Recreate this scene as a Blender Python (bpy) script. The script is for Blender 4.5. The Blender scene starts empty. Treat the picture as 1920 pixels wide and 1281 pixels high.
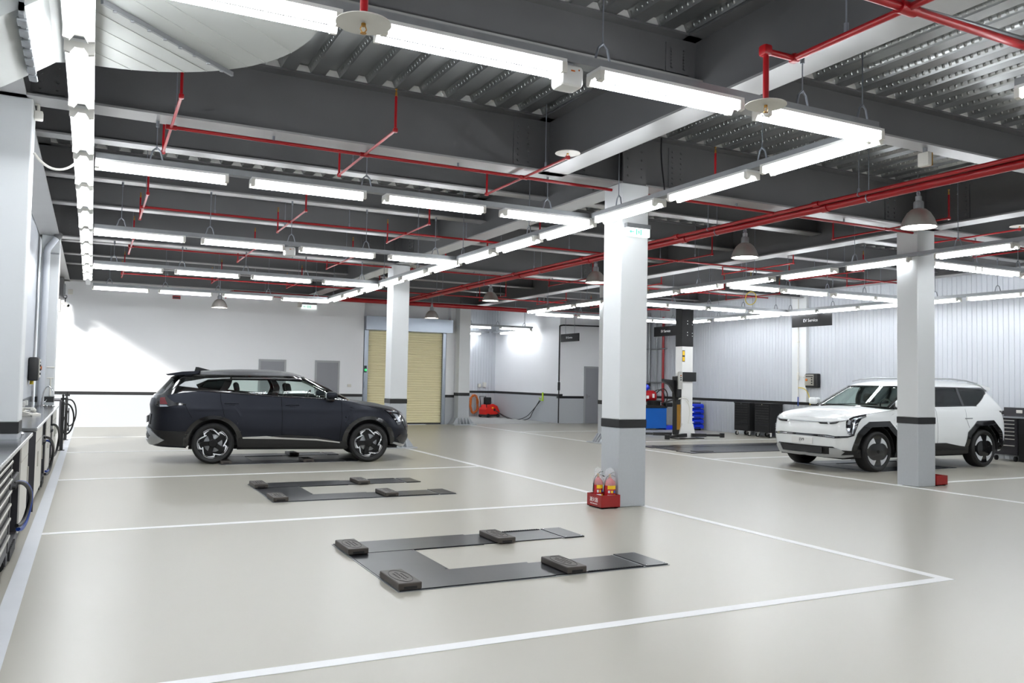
import bpy, bmesh, math, random
from mathutils import Vector, Matrix
from mathutils.geometry import delaunay_2d_cdt
random.seed(7)
SC = bpy.context.scene
COL = SC.collection
PI = math.pi

# ------------------------------------------------------------------ camera, world, sun, exposure
FPX = 1562.5
YAW, PITCH, ROLL = math.radians(26.735), math.radians(2.637), math.radians(1.0936)
CAM_Z = 1.55
def camera():
    cy, sy, cp, sp, cr, sr = math.cos(YAW), math.sin(YAW), math.cos(PITCH), math.sin(PITCH), math.cos(ROLL), math.sin(ROLL)
    F = Vector((sy, cy, 0)); r = Vector((cy, -sy, 0)); u = Vector((0, 0, 1))
    f2 = cp * F + sp * u; u2 = cp * u - sp * F
    r3 = cr * r + sr * u2; u3 = cr * u2 - sr * r
    cd = bpy.data.cameras.new('camera'); co = bpy.data.objects.new('camera', cd); COL.objects.link(co)
    cd.sensor_width = 36.0; cd.lens = FPX / 1920 * 36.0; cd.clip_end = 200
    m = Matrix((r3, u3, -f2)).transposed().to_4x4(); m.translation = Vector((0, 0, CAM_Z))
    co.matrix_world = m
    SC.camera = co
camera()
w = bpy.data.worlds.new('world'); SC.world = w; w.use_nodes = True
bg = w.node_tree.nodes['Background']; bg.inputs[0].default_value = (.85, .92, 1, 1); bg.inputs[1].default_value = 1.2
sd = bpy.data.lights.new('sun', 'SUN'); sd.energy = 5.0; sd.angle = math.radians(7); sd.color = (1, .98, .95)
so = bpy.data.objects.new('sun', sd); COL.objects.link(so)
so.rotation_euler = Vector((1.0, 1.55, -.70)).to_track_quat('-Z', 'Y').to_euler()      # daylight through the open doorway in the left wall
SC.view_settings.view_transform = 'Standard'; SC.view_settings.look = 'None'
SC.view_settings.exposure = 0.0; SC.view_settings.gamma = 1.0; SC.view_settings.use_curve_mapping = False
SC.cycles.max_bounces = 8; SC.cycles.diffuse_bounces = 5; SC.cycles.glossy_bounces = 4; SC.cycles.transparent_max_bounces = 12
SC.cycles.caustics_reflective = False; SC.cycles.caustics_refractive = False
SC.cycles.sample_clamp_indirect = 6.0
TUBE_E = 40.0
LAMP_E = 30.0

# ------------------------------------------------------------------ materials
MATS = {}
def lin(c):
    return tuple((v / 12.92 if v <= .04045 else ((v + .055) / 1.055) ** 2.4) for v in c)
def mat(name, rgb, rough=.5, metal=0.0, var=.04, scale=6.0, bump=0.0, bscale=60.0, coat=0.0, emit=0.0, spec=.5):
    """procedural principled material: rgb is sRGB; a little noise drives colour and gloss"""
    if name in MATS: return MATS[name]
    m = bpy.data.materials.new(name); m.use_nodes = True; MATS[name] = m
    nt = m.node_tree; N = nt.nodes; L = nt.links
    b = N['Principled BSDF']
    c = lin(rgb)
    b.inputs['Base Color'].default_value = (*c, 1); b.inputs['Roughness'].default_value = rough
    b.inputs['Metallic'].default_value = metal; b.inputs['Specular IOR Level'].default_value = spec
    if coat: b.inputs['Coat Weight'].default_value = coat; b.inputs['Coat Roughness'].default_value = .05
    if emit:
        b.inputs['Emission Color'].default_value = (*c, 1); b.inputs['Emission Strength'].default_value = emit
    if var:
        tc = N.new('ShaderNodeTexCoord'); no = N.new('ShaderNodeTexNoise'); no.inputs['Scale'].default_value = scale; no.inputs['Detail'].default_value = 4
        L.new(tc.outputs['Object'], no.inputs['Vector'])
        mx = N.new('ShaderNodeMixRGB'); mx.blend_type = 'MIX'
        mx.inputs[1].default_value = (*[max(0, v * (1 - var)) for v in c], 1); mx.inputs[2].default_value = (*[min(1, v * (1 + var)) for v in c], 1)
        L.new(no.outputs['Fac'], mx.inputs[0]); L.new(mx.outputs[0], b.inputs['Base Color'])
        mr = N.new('ShaderNodeMapRange'); mr.inputs[3].default_value = max(.02, rough * .93); mr.inputs[4].default_value = min(1, rough * 1.07)
        L.new(no.outputs['Fac'], mr.inputs[0]); L.new(mr.outputs[0], b.inputs['Roughness'])
        if bump:
            n2 = N.new('ShaderNodeTexNoise'); n2.inputs['Scale'].default_value = bscale; n2.inputs['Detail'].default_value = 3
            L.new(tc.outputs['Object'], n2.inputs['Vector'])
            bp = N.new('ShaderNodeBump'); bp.inputs['Strength'].default_value = bump; bp.inputs['Distance'].default_value = .01
            L.new(n2.outputs['Fac'], bp.inputs['Height']); L.new(bp.outputs[0], b.inputs['Normal'])
    return m
def emis(name, rgb, strength):
    if name in MATS: return MATS[name]
    m = bpy.data.materials.new(name); m.use_nodes = True; MATS[name] = m
    nt = m.node_tree; nt.nodes.clear()
    o = nt.nodes.new('ShaderNodeOutputMaterial'); e = nt.nodes.new('ShaderNodeEmission')
    e.inputs[0].default_value = (*lin(rgb), 1); e.inputs[1].default_value = strength
    nt.links.new(e.outputs[0], o.inputs[0]); return m
def glass(name, tint, gloss=.9, dark=0.0):
    """thin pane: tinted see-through with a fresnel reflection"""
    if name in MATS: return MATS[name]
    m = bpy.data.materials.new(name); m.use_nodes = True; MATS[name] = m
    nt = m.node_tree; nt.nodes.clear(); N = nt.nodes; L = nt.links
    o = N.new('ShaderNodeOutputMaterial'); t = N.new('ShaderNodeBsdfTransparent'); g = N.new('ShaderNodeBsdfGlossy'); lw = N.new('ShaderNodeLayerWeight'); pw = N.new('ShaderNodeMath'); f = N.new('ShaderNodeMath'); x = N.new('ShaderNodeMixShader')
    t.inputs[0].default_value = (*tint, 1); g.inputs['Roughness'].default_value = .02; lw.inputs['Blend'].default_value = .5; pw.operation = 'POWER'; pw.inputs[1].default_value = 4.0; f.operation = 'MULTIPLY_ADD'; f.inputs[1].default_value = .55; f.inputs[2].default_value = .025; L.new(lw.outputs['Facing'], pw.inputs[0]); L.new(pw.outputs[0], f.inputs[0])
    L.new(f.outputs[0], x.inputs[0]); L.new(t.outputs[0], x.inputs[1]); L.new(g.outputs[0], x.inputs[2]); L.new(x.outputs[0], o.inputs[0])
    return m

def floor_mat(): return mat('floor_epoxy', (.670, .655, .610), .31, 0, .02, .5)
def deck_mat():
    """galvanised decking: rows of small embossments along the flute slopes"""
    m = mat('galvanised_deck', (.72, .73, .73), .30, .95, .15, 1.3)
    nt = m.node_tree; N = nt.nodes; L = nt.links; b = N['Principled BSDF']
    tc = N.new('ShaderNodeTexCoord'); sx = N.new('ShaderNodeSeparateXYZ'); L.new(tc.outputs['Object'], sx.inputs[0])
    a = N.new('ShaderNodeMath'); a.operation = 'MULTIPLY'; a.inputs[1].default_value = 2 * PI / .075; L.new(sx.outputs['Y'], a.inputs[0])
    s = N.new('ShaderNodeMath'); s.operation = 'SINE'; L.new(a.outputs[0], s.inputs[0])
    p = N.new('ShaderNodeMath'); p.operation = 'MAXIMUM'; p.inputs[1].default_value = .2; L.new(s.outputs[0], p.inputs[0])
    z = N.new('ShaderNodeMapRange'); z.inputs[1].default_value = .018; z.inputs[2].default_value = .036; L.new(sx.outputs['Z'], z.inputs[0])
    z2 = N.new('ShaderNodeMapRange'); z2.inputs[1].default_value = .060; z2.inputs[2].default_value = .042; L.new(sx.outputs['Z'], z2.inputs[0])
    k = N.new('ShaderNodeMath'); k.operation = 'MULTIPLY'; L.new(z.outputs[0], k.inputs[0]); L.new(z2.outputs[0], k.inputs[1])
    k2 = N.new('ShaderNodeMath'); k2.operation = 'MULTIPLY'; L.new(k.outputs[0], k2.inputs[0]); L.new(p.outputs[0], k2.inputs[1])
    bp = N.new('ShaderNodeBump'); bp.inputs['Strength'].default_value = .8; bp.inputs['Distance'].default_value = .012
    L.new(k2.outputs[0], bp.inputs['Height']); L.new(bp.outputs[0], b.inputs['Normal'])
    return m

M = dict(
    floor=floor_mat(), deck=deck_mat(),
    concrete=mat('alcove_concrete', (.62, .62, .61), .7, 0, .15, 2),
    line=mat('white_line_paint', (.93, .93, .93), .4, 0, .03, 3),
    kerb=mat('pale_grey_strip_paint', (.83, .84, .86), .4, 0, .06, 3),
    wall=mat('white_wall_paint', (.965, .97, .98), .6, 0, .02, 1.5),
    panel=mat('white_panel_sheet', (.79, .805, .83), .38, 0, .02, 2),
    band=mat('black_band_paint', (.05, .05, .055), .45, 0, .1, 4),
    dado=mat('grey_dado_paint', (.715, .73, .745), .6, 0, .05, 30),
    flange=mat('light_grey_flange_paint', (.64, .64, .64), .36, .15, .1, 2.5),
    steel=mat('dark_grey_steel_paint', (.395, .395, .40), .50, 0, .12, 2),
    colw=mat('white_column_paint', (.875, .885, .89), .5, 0, .015, 2),
    galv=mat('galvanised_channel', (.60, .61, .62), .42, .75, .15, 9),
    white=mat('white_enamel', (.90, .90, .89), .35, 0, .02, 5),
    plastic=mat('white_plastic', (.88, .87, .84), .45, 0, .03, 5),
    red=mat('red_pipe_paint', (.60, .02, .065), .34, 0, .08, 8),
    tube=emis('fluorescent_tube', (.97, .985, 1), TUBE_E),
    lampglow=emis('high_bay_glow', (1, .985, .96), LAMP_E),
    alu=mat('spun_aluminium', (.74, .72, .70), .36, .7, .08, 5),
    duct=mat('duct_zinc', (.76, .77, .76), .42, .35, .10, 1.6),
    rod=mat('zinc_rod', (.55, .57, .60), .4, .7, .1, 12),
    black=mat('black_plastic', (.045, .045, .05), .4, 0, .1, 8),
    rubber=mat('black_rubber', (.05, .05, .052), .75, 0, .15, 12),
    chrome=mat('chrome', (.86, .86, .87), .12, 1, .03, 4),
    brass=mat('sprinkler_brass', (.70, .52, .25), .35, .9, .1, 12),
    shutter=mat('cream_shutter_slat', (.955, .92, .755), .45, 0, .03, 3),
    boxsteel=mat('shutter_box_steel', (.60, .63, .67), .32, .7, .08, 2),
    doorgrey=mat('grey_door_paint', (.56, .565, .585), .5, 0, .03, 4),
    doorframe=mat('grey_door_frame_paint', (.64, .645, .655), .4, .2, .03, 4),
    plate=mat('dark_lift_plate', (.125, .13, .15), .30, .6, .3, 4),
    block=mat('brown_black_rubber_block', (.225, .20, .18), .5, 0, .2, 14),
    stainless=mat('stainless_worktop', (.72, .73, .74), .16, .9, .05, 3),
    cabwhite=mat('white_cabinet_door', (.84, .83, .80), .4, 0, .03, 4),
    cabdark=mat('dark_grey_cabinet', (.20, .195, .21), .42, .2, .08, 5),
    handle=mat('satin_drawer_handle', (.78, .77, .74), .3, .8, .05, 5),
    blue=mat('blue_enamel', (.07, .36, .70), .35, 0, .06, 5),
    binblue=mat('blue_bin_plastic', (.06, .20, .78), .35, 0, .06, 8),
    bluehose=mat('blue_hose', (.06, .22, .55), .4, 0, .05, 8),
    yellow=mat('yellow_label', (.96, .78, .12), .5, 0, .04, 8),
    yellowhose=mat('yellow_hose', (.86, .76, .22), .45, 0, .05, 8),
    orange=mat('orange_hose', (.76, .40, .13), .5, 0, .06, 12),
    washer=mat('red_washer_plastic', (.86, .13, .09), .35, 0, .05, 5),
    extred=mat('extinguisher_red', (.70, .09, .13), .25, 0, .05, 6, coat=.4),
    boxred=mat('red_box_enamel', (.56, .03, .04), .35, 0, .06, 5),
    lime=mat('lime_green_plastic', (.72, .86, .20), .45, 0, .04, 6),
    green=mat('green_lamp', (.25, .85, .50), .4, 0, .02, 6, emit=.6),
    signblack=mat('black_sign_board', (.03, .03, .038), .75, 0, .08, 4),
    signwhite=mat('white_sign_letter', (.95, .95, .95), .5, 0, .01, 4),
    exitface=mat('lit_exit_face', (.95, .98, .97), .4, 0, .01, 4, emit=.9),
    exitgreen=mat('lit_exit_green', (.35, .80, .66), .4, 0, .01, 4, emit=.5),
    silver=mat('silver_satin', (.72, .73, .74), .35, .7, .05, 6),
    # cars
    matte=mat('matt_grey_car_paint', (.128, .137, .165), .42, .75, .03, 2),
    pearl=mat('white_car_paint', (.93, .94, .94), .30, 0, .01, 2, coat=.35),
    gloss=mat('gloss_black_trim', (.02, .02, .023), .1, 0, .05, 5, coat=.5),
    clad=mat('black_cladding', (.035, .035, .04), .42, 0, .1, 20),
    tyre=mat('tyre_rubber', (.035, .035, .037), .65, 0, .15, 20),
    gap=mat('panel_gap_black', (.012, .012, .014), .9, 0, .05, 9, spec=.1),
    dark_lines=mat('dark_emblem', (.05, .045, .04), .6, 0, .1, 9),
    rimdark=mat('dark_alloy', (.05, .05, .055), .3, .5, .1, 9),
    rimsilver=mat('machined_alloy', (.93, .94, .95), .3, .4, .04, 9),
    rimgrey=mat('grey_wheel_cover', (.80, .81, .82), .4, .1, .04, 9),
    cabin=mat('dark_cabin_trim', (.06, .06, .065), .7, 0, .1, 8),
    tail=mat('red_tail_lens', (.38, .03, .07), .15, 0, .1, 12, coat=.6),
    lens=mat('clear_lamp_lens', (.72, .74, .77), .12, .5, .15, 30, coat=.8),
    lensdark=mat('smoked_lamp_housing', (.07, .075, .10), .12, .2, .3, 20, coat=.8),
    glass_clear=glass('car_glass_green', (.93, .968, .952)),
    glass_dark=glass('car_glass_privacy', (.30, .33, .33)),
    glass_mid=glass('car_glass_windscreen', (.86, .92, .89)),
)

# ------------------------------------------------------------------ mesh helpers
class MB:
    """collects shapes and links them as ONE mesh object"""
    def __init__(s): s.v = []; s.f = []
    def add(s, vs, fs):
        o = len(s.v); s.v += [tuple(p) for p in vs]; s.f += [tuple(i + o for i in f) for f in fs]; return s
    def box(s, x0, x1, y0, y1, z0, z1):
        if x0 > x1: x0, x1 = x1, x0
        if y0 > y1: y0, y1 = y1, y0
        return s.add([(x0,y0,z0),(x1,y0,z0),(x1,y1,z0),(x0,y1,z0),(x0,y0,z1),(x1,y0,z1),(x1,y1,z1),(x0,y1,z1)],
                     [(3,2,1,0),(4,5,6,7),(0,1,5,4),(1,2,6,5),(2,3,7,6),(3,0,4,7)])
    def rbox(s, x0, x1, y0, y1, z0, z1, r=.01, seg=2, mtx=None):
        bm = bmesh.new(); bmesh.ops.create_cube(bm, size=1)
        for v in bm.verts: v.co = Vector(((x0+x1)/2 + v.co.x*(x1-x0), (y0+y1)/2 + v.co.y*(y1-y0), (z0+z1)/2 + v.co.z*(z1-z0)))
        r = min(r, abs(x1-x0)*.49, abs(y1-y0)*.49, abs(z1-z0)*.49)
        bmesh.ops.bevel(bm, geom=bm.edges[:], offset=r, segments=seg, affect='EDGES', profile=.5)
        if mtx: bmesh.ops.transform(bm, matrix=mtx, verts=bm.verts)
        bm.verts.index_update(); s.add([v.co for v in bm.verts], [[v.index for v in f.verts] for f in bm.faces]); bm.free(); return s
    def cyl(s, p0, p1, r0, r1=None, n=12, caps=True):
        r1 = r0 if r1 is None else r1
        p0, p1 = Vector(p0), Vector(p1); d = (p1 - p0).normalized()
        a = d.orthogonal().normalized(); b = d.cross(a)
        vs = []
        for p, r in ((p0, r0), (p1, r1)):
            for i in range(n):
                t = 2*PI*i/n; vs.append(p + a*(r*math.cos(t)) + b*(r*math.sin(t)))
        fs = [(i, (i+1) % n, n+(i+1) % n, n+i) for i in range(n)]
        if caps: fs += [tuple(range(n-1, -1, -1)), tuple(range(n, 2*n))]
        return s.add(vs, fs)
    def tube(s, pts, r, n=8, closed=False):
        pts = [Vector(p) for p in pts]; m = len(pts)
        prev = None; vs = []
        for i, p in enumerate(pts):
            a = pts[i-1] if i or closed else p; b = pts[(i+1) % m] if i < m-1 or closed else p
            d = (b - a); d = d.normalized() if d.length else Vector((0,0,1))
            if prev is None: u = d.orthogonal().normalized()
            else:
                u = prev - d*prev.dot(d); u = u.normalized() if u.length > 1e-6 else d.orthogonal().normalized()
            prev = u; v = d.cross(u)
            for k in range(n):
                t = 2*PI*k/n; vs.append(p + u*(r*math.cos(t)) + v*(r*math.sin(t)))
        fs = []
        for i in range(m if closed else m-1):
            j = (i+1) % m
            for k in range(n): fs.append((i*n+k, i*n+(k+1) % n, j*n+(k+1) % n, j*n+k))
        if not closed: fs += [tuple(range(n-1, -1, -1)), tuple(range((m-1)*n, m*n))]
        return s.add(vs, fs)
    def lathe(s, prof, c=(0,0,0), axis='z', n=24, sgn=1):
        """prof: (radius, height) pairs turned about the axis through c"""
        vs = []; fs = []
        for r, h in prof:
            for i in range(n):
                t = 2*PI*i/n; a, b = r*math.cos(t), r*math.sin(t)
                q = (a, b, h*sgn) if axis == 'z' else ((a, h*sgn, b) if axis == 'y' else (h*sgn, a, b))
                vs.append((c[0]+q[0], c[1]+q[1], c[2]+q[2]))
        for j in range(len(prof)-1):
            for i in range(n): fs.append((j*n+i, j*n+(i+1) % n, (j+1)*n+(i+1) % n, (j+1)*n+i))
        return s.add(vs, fs)
    def prism(s, poly, lo, hi, plane='xz', flip=False):
        """polygon in a plane pushed from lo to hi along the third axis"""
        n = len(poly)
        def P(a, b, c): return (a, c, b) if plane == 'xz' else ((c, a, b) if plane == 'yz' else (a, b, c))
        vs = [P(a, b, lo) for a, b in poly] + [P(a, b, hi) for a, b in poly]
        fs = [tuple(range(n-1, -1, -1)), tuple(range(n, 2*n))] + [(i, (i+1) % n, n+(i+1) % n, n+i) for i in range(n)]
        return s.add(vs, fs)
    def build(s, name, m, parent=None, loc=(0,0,0), rz=0.0, smooth=False, recalc=True):
        me = bpy.data.meshes.new(name); me.from_pydata(s.v, [], s.f)
        if recalc or smooth:
            bm = bmesh.new(); bm.from_mesh(me)
            if recalc: bmesh.ops.recalc_face_normals(bm, faces=bm.faces)
            for f in bm.faces: f.smooth = bool(smooth)
            if smooth:
                ang = smooth if isinstance(smooth, float) else .6
                for e in bm.edges:
                    if len(e.link_faces) == 2 and e.calc_face_angle(0) > ang: e.smooth = False
            bm.to_mesh(me); bm.free()
        me.materials.append(m if not isinstance(m, str) else M[m]); me.update()
        o = bpy.data.objects.new(name, me); COL.objects.link(o)
        o.location = loc; o.rotation_euler = (0, 0, rz)
        if parent: o.parent = parent
        return o
LABELS = {}
def tag(o, label, cat, group=None):
    o['label'] = label; o['category'] = cat
    if group: o['group'] = group
    return o
def empty(name, loc=(0,0,0), rz=0.0, label=None, cat=None, group=None):
    o = bpy.data.objects.new(name, None); COL.objects.link(o); o.location = loc; o.rotation_euler = (0,0,rz); o.empty_display_size = .2
    if label: tag(o, label, cat, group)
    return o
def struct(name, mb, m, parent=None, label=None, smooth=False, loc=(0,0,0)):
    o = mb.build(name, m, parent, smooth=smooth, loc=loc)
    if not parent: o['kind'] = 'structure'
    if label: o['label'] = label
    return o
def dup(root, loc, rz=None, label=None, group=None):
    """copy of a thing with copies of its parts and sub-parts (mesh data shared)"""
    r = root.copy(); COL.objects.link(r); r.location = loc
    if rz is not None: r.rotation_euler = (0,0,rz)
    if label: r['label'] = label
    if group: r['group'] = group
    for ch in list(root.children):
        c = ch.copy(); COL.objects.link(c); c.parent = r
        for g in list(ch.children):
            d = g.copy(); COL.objects.link(d); d.parent = c
    return r
FONT_CACHE = {}
def text_mesh(name, body, size, m, parent=None, mtx=None, extrude=.002, align='CENTER'):
    """lettering as a thin mesh; local x = reading direction, y = up, z = towards the reader"""
    cu = bpy.data.curves.new('lettering', 'FONT'); cu.body = body; cu.size = size; cu.extrude = extrude
    cu.align_x = align; cu.align_y = 'CENTER'; cu.resolution_u = 3
    o = bpy.data.objects.new('lettering', cu); COL.objects.link(o)
    dg = bpy.context.evaluated_depsgraph_get(); dg.update()
    me = bpy.data.meshes.new_from_object(o.evaluated_get(dg)); bpy.data.objects.remove(o); bpy.data.curves.remove(cu)
    me.name = name; me.materials.clear(); me.materials.append(M[m])
    if mtx: me.transform(mtx)
    r = bpy.data.objects.new(name, me); COL.objects.link(r)
    if parent: r.parent = parent
    return r
def basis(x, y, z, o=(0,0,0)):
    m = Matrix((Vector(x), Vector(y), Vector(z))).transposed().to_4x4(); m.translation = Vector(o); return m
def arc(cx, cy, r, a0, a1, n): return [(cx + r*math.cos(a0+(a1-a0)*i/n), cy + r*math.sin(a0+(a1-a0)*i/n)) for i in range(n+1)]
def bez(p0, p1, p2, p3, n=12):
    p0, p1, p2, p3 = map(Vector, (p0, p1, p2, p3)); out = []
    for i in range(n+1):
        t = i/n; out.append(p0*(1-t)**3 + p1*3*t*(1-t)**2 + p2*3*t*t*(1-t) + p3*t**3)
    return out
def ordinal(i): return ['first', 'second', 'third', 'fourth', 'fifth', 'sixth', 'seventh', 'eighth', 'ninth', 'tenth', 'eleventh', 'twelfth', 'thirteenth', 'fourteenth', 'fifteenth', 'sixteenth'][i]
# ------------------------------------------------------------------ the room
XL, XR, YB, YF = -.95, 18.3, 26.3, -9.5          # left wall, right wall, back wall, wall behind the camera
DECK_Z = 4.74
b = MB().box(XL-.2, XR+.2, YF-.2, YB, .17, .37)
struct('floor', b, 'floor', loc=(0, 0, -.37))
struct('floor_alcove', MB().box(11.4, 15.4, YB, 31.9, -.2, .004), 'concrete')

def strip(x0, x1, y0, y1, m='line', z=.003): return struct('floor_line', MB().box(x0, x1, y0, y1, .0, z), m)
for y in (4.52, 9.14, 13.55, 18.07, 22.2): strip(-.36, 6.21, y-.05, y+.05)
strip(6.21, 6.31, 4.47, 26.2)
strip(11.40, 11.50, -4.0, 26.2)
for y in (9.12, 13.5, 18.0, 22.2): strip(11.5, 17.6, y-.05, y+.05)
strip(-.475, -.36, -4.5, 26.2, 'kerb')

# ribbed sheet walls: flat pans with narrow grooves, pitch .125
def ribbed(axis, pos, a, b_, z0, z1, face, m, name, pitch=.125, deep=.010, gw=.014):
    mb = MB(); n = int(round((b_-a)/pitch)); vs = []; fs = []
    pts = []
    for i in range(n):
        s = a + i*pitch
        pts += [(s+gw/2, 0), (s+pitch-gw/2, 0), (s+pitch, -deep)]
    pts = [(a, -deep)] + pts
    for (u, d) in pts:
        c = pos + face*d
        p0 = (c, u, z0) if axis == 'x' else (u, c, z0); p1 = (c, u, z1) if axis == 'x' else (u, c, z1)
        vs += [p0, p1]
    for i in range(len(pts)-1): fs.append((2*i, 2*i+2, 2*i+3, 2*i+1))
    # backing slab
    mb.add(vs, fs)
    t = .14; q = pos - face*.012
    if axis == 'x': mb.box(q, q-face*t, a, b_, z0, z1)
    else: mb.box(a, b_, q, q-face*t, z0, z1)
    return struct(name, mb, m)
ribbed('x', XL, YF, 18.2, 0, DECK_Z, 1, 'panel', 'wall_left')
struct('wall_left', MB().box(XL-.15, XL, 18.2, YB+.2, 3.75, DECK_Z), 'wall')          # lintel over the open doorway
ribbed('x', XR, YF, YB+.2, 1.07, 4.22, -1, 'panel', 'wall_right')
ribbed('x', XR, YF, YB+.2, 0, .985, -1, 'dado', 'wall_right')
struct('wall_right', MB().box(XR-.004, XR+.15, YF, YB+.2, .985, 1.07), 'band')
struct('wall_right', MB().box(XR+.02, XR+.15, YF, YB+.2, 4.22, DECK_Z), 'steel')
struct('wall_front', MB().box(XL-.2, XR+.2, YF-.15, YF, 0, DECK_Z), 'wall')
def wall3(name, x0, x1, y0, y1):
    """white above, black band, grey dado below"""
    struct(name, MB().box(x0, x1, y0, y1, 1.0, DECK_Z), 'wall'); struct(name, MB().box(x0, x1, y0, y1, 0, .91), 'dado')
def bandx(name, x0, x1, y): struct(name, MB().box(x0, x1, y-.006, y+.12, .91, 1.0), 'band')
DX0, DX1 = 7.86, 11.06                                                # shutter bay
wall3('wall_back', XL-.2, DX0, YB, YB+.3); bandx('wall_back', XL-.2, DX0, YB)
struct('wall_back', MB().box(DX0, DX1, YB+.22, YB+.4, 3.05, DECK_Z).box(DX0, 8.0, YB+.22, YB+.4, 0, 3.05), 'wall')
struct('wall_back', MB().box(10.75, 11.5, YB, YB+.4, 1.0, 3.1).box(10.9, 11.5, YB, YB+.4, 3.1, DECK_Z), 'wall')
struct('wall_back', MB().box(10.75, 11.5, YB, YB+.4, 0, .91), 'dado'); bandx('wall_back', 10.75, 11.5, YB)
wall3('wall_back', 15.2, XR+.2, YB, YB+.2); bandx('wall_back', 15.2, XR, YB)
# alcove: ribbed end wall, smooth side wall
ribbed('y', 31.7, 11.4, 15.2, 1.07, DECK_Z, -1, 'panel', 'wall_alcove'); ribbed('y', 31.7, 11.4, 15.2, 0, .98, -1, 'dado', 'wall_alcove')
struct('wall_alcove', MB().box(11.4, 15.2, 31.695, 31.85, .98, 1.07), 'band')
struct('wall_alcove', MB().box(15.2, 15.35, YB+.2, 31.85, 1.07, DECK_Z), 'wall'); struct('wall_alcove', MB().box(15.2, 15.35, YB+.2, 31.85, 0, .98), 'dado')
struct('wall_alcove', MB().box(15.194, 15.35, YB-.004, 31.85, .98, 1.07), 'band')
struct('wall_alcove', MB().box(11.3, 11.5, YB+.4, 31.85, 0, DECK_Z), 'wall')
struct('beam', MB().box(11.5, 13.3, 30.6, 31.6, 3.95, DECK_Z), 'steel')
struct('ground_outside', MB().box(-14, XL-.2, 12, 34, -.01, 0), 'concrete')

# decking: trapezoid flutes running front to back
def deck():
    mb = MB(); pitch, h = .31, .075; x = XL-.2; prof = []
    while x < XR+.3:
        prof += [(x, 0), (x+.15, 0), (x+.185, h), (x+.275, h)]; x += pitch
    vs = []; fs = []
    for (a, z) in prof: vs += [(a, YF-.1, z), (a, 31.9, z)]
    for i in range(len(prof)-1): fs.append((2*i, 2*i+2, 2*i+3, 2*i+1))
    mb.add(vs, fs)
    o = struct('ceiling', mb, 'deck'); o.location.z = DECK_Z
    struct('ceiling', MB().box(XL-.2, XR+.3, YF-.1, 31.9, DECK_Z+h+.004, DECK_Z+h+.2), 'concrete')
deck()
def rib_closures(y, x0, x1):
    """pale fillers in the flute ends above a beam"""
    mb = MB(); x = XL-.2
    while x < x1:
        if x+.15 > x0 and x+.31 < x1:
            mb.prism([(x+.155, DECK_Z+.001), (x+.308, DECK_Z+.001), (x+.272, DECK_Z+.072), (x+.188, DECK_Z+.072)], y-.02, y+.02)
        x += .31
    struct('ceiling_trim', mb, 'white')

# steel: girders along x and y, lighter beams between
def ibeam(axis, pos, a, c, zb, fw, zt=DECK_Z, bolts=()):
    mb = MB(); tf, tw = .022, .014
    def bx(o0, o1, z0, z1):
        if axis == 'x': mb.box(a, c, pos+o0, pos+o1, z0, z1)
        else: mb.box(pos+o0, pos+o1, a, c, z0, z1)
    bx(-fw/2, fw/2, zt-tf, zt-.001); bx(-tw/2, tw/2, zb+tf, zt-tf)
    for s in bolts:                                                   # splice plate with bolt heads on the near side
        if axis == 'x':
            mb.box(s-.13, s+.13, pos-.022, pos+.022, zb+.08, zt-.08)
            for k in range(7):
                for dx in (-.07, .07): mb.cyl((s+dx, pos-.022, zb+.13+k*(zt-zb-.26)/6), (s+dx, pos-.04, zb+.13+k*(zt-zb-.26)/6), .016, n=6)
        else:
            mb.box(pos-.022, pos+.022, s-.13, s+.13, zb+.08, zt-.08)
            for k in range(7):
                for dy in (-.07, .07): mb.cyl((pos-.022, s+dy, zb+.13+k*(zt-zb-.26)/6), (pos-.04, s+dy, zb+.13+k*(zt-zb-.26)/6), .016, n=6)
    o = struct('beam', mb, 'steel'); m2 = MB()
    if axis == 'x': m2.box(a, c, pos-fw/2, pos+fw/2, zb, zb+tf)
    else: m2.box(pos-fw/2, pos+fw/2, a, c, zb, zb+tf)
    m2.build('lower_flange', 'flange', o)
    return o
GZ, SZ = 4.06, 4.31
ibeam('x', 8.85, XL, XR, GZ, .32, bolts=(-.45, 4.55, 5.35, 6.85, 11.0, 12.6))
ibeam('x', 17.7, XL, XR, GZ, .32, bolts=(-.4, 5.3, 6.9, 11.0, 12.6))
ibeam('x', 25.95, XL, XR, GZ, .32)
for y in (11.07, 13.3, 15.5, 19.9, 22.1, 24.1): ibeam('x', y, XL, XR, SZ, .24)
ibeam('x', 6.08, XL, 4.92, SZ, .24, bolts=(4.7,)); ibeam('x', 6.36, 4.92, XR, SZ, .24, bolts=(5.15,))
for y in (3.3, .6, -2.1, -4.5, -7.0): ibeam('x', y, XL, XR, SZ, .24)
ibeam('y', 4.92, YF, 8.83, GZ, .33); ibeam('y', 6.10, 8.87, YB, GZ, .34, bolts=(9.6, 17.0, 18.5)); ibeam('y', 11.8, YF, YB, GZ, .34, bolts=(8.2, 9.7))
ibeam('y', -.78, YF, YB, GZ, .32); ibeam('y', 18.05, YF, YB, 4.2, .26)
for y, a, c in ((8.72, XL, XR), (6.0, XL, 4.8), (6.25, 5.1, XR), (10.97, XL, XR), (13.2, XL, XR)): rib_closures(y, a, c)

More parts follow.
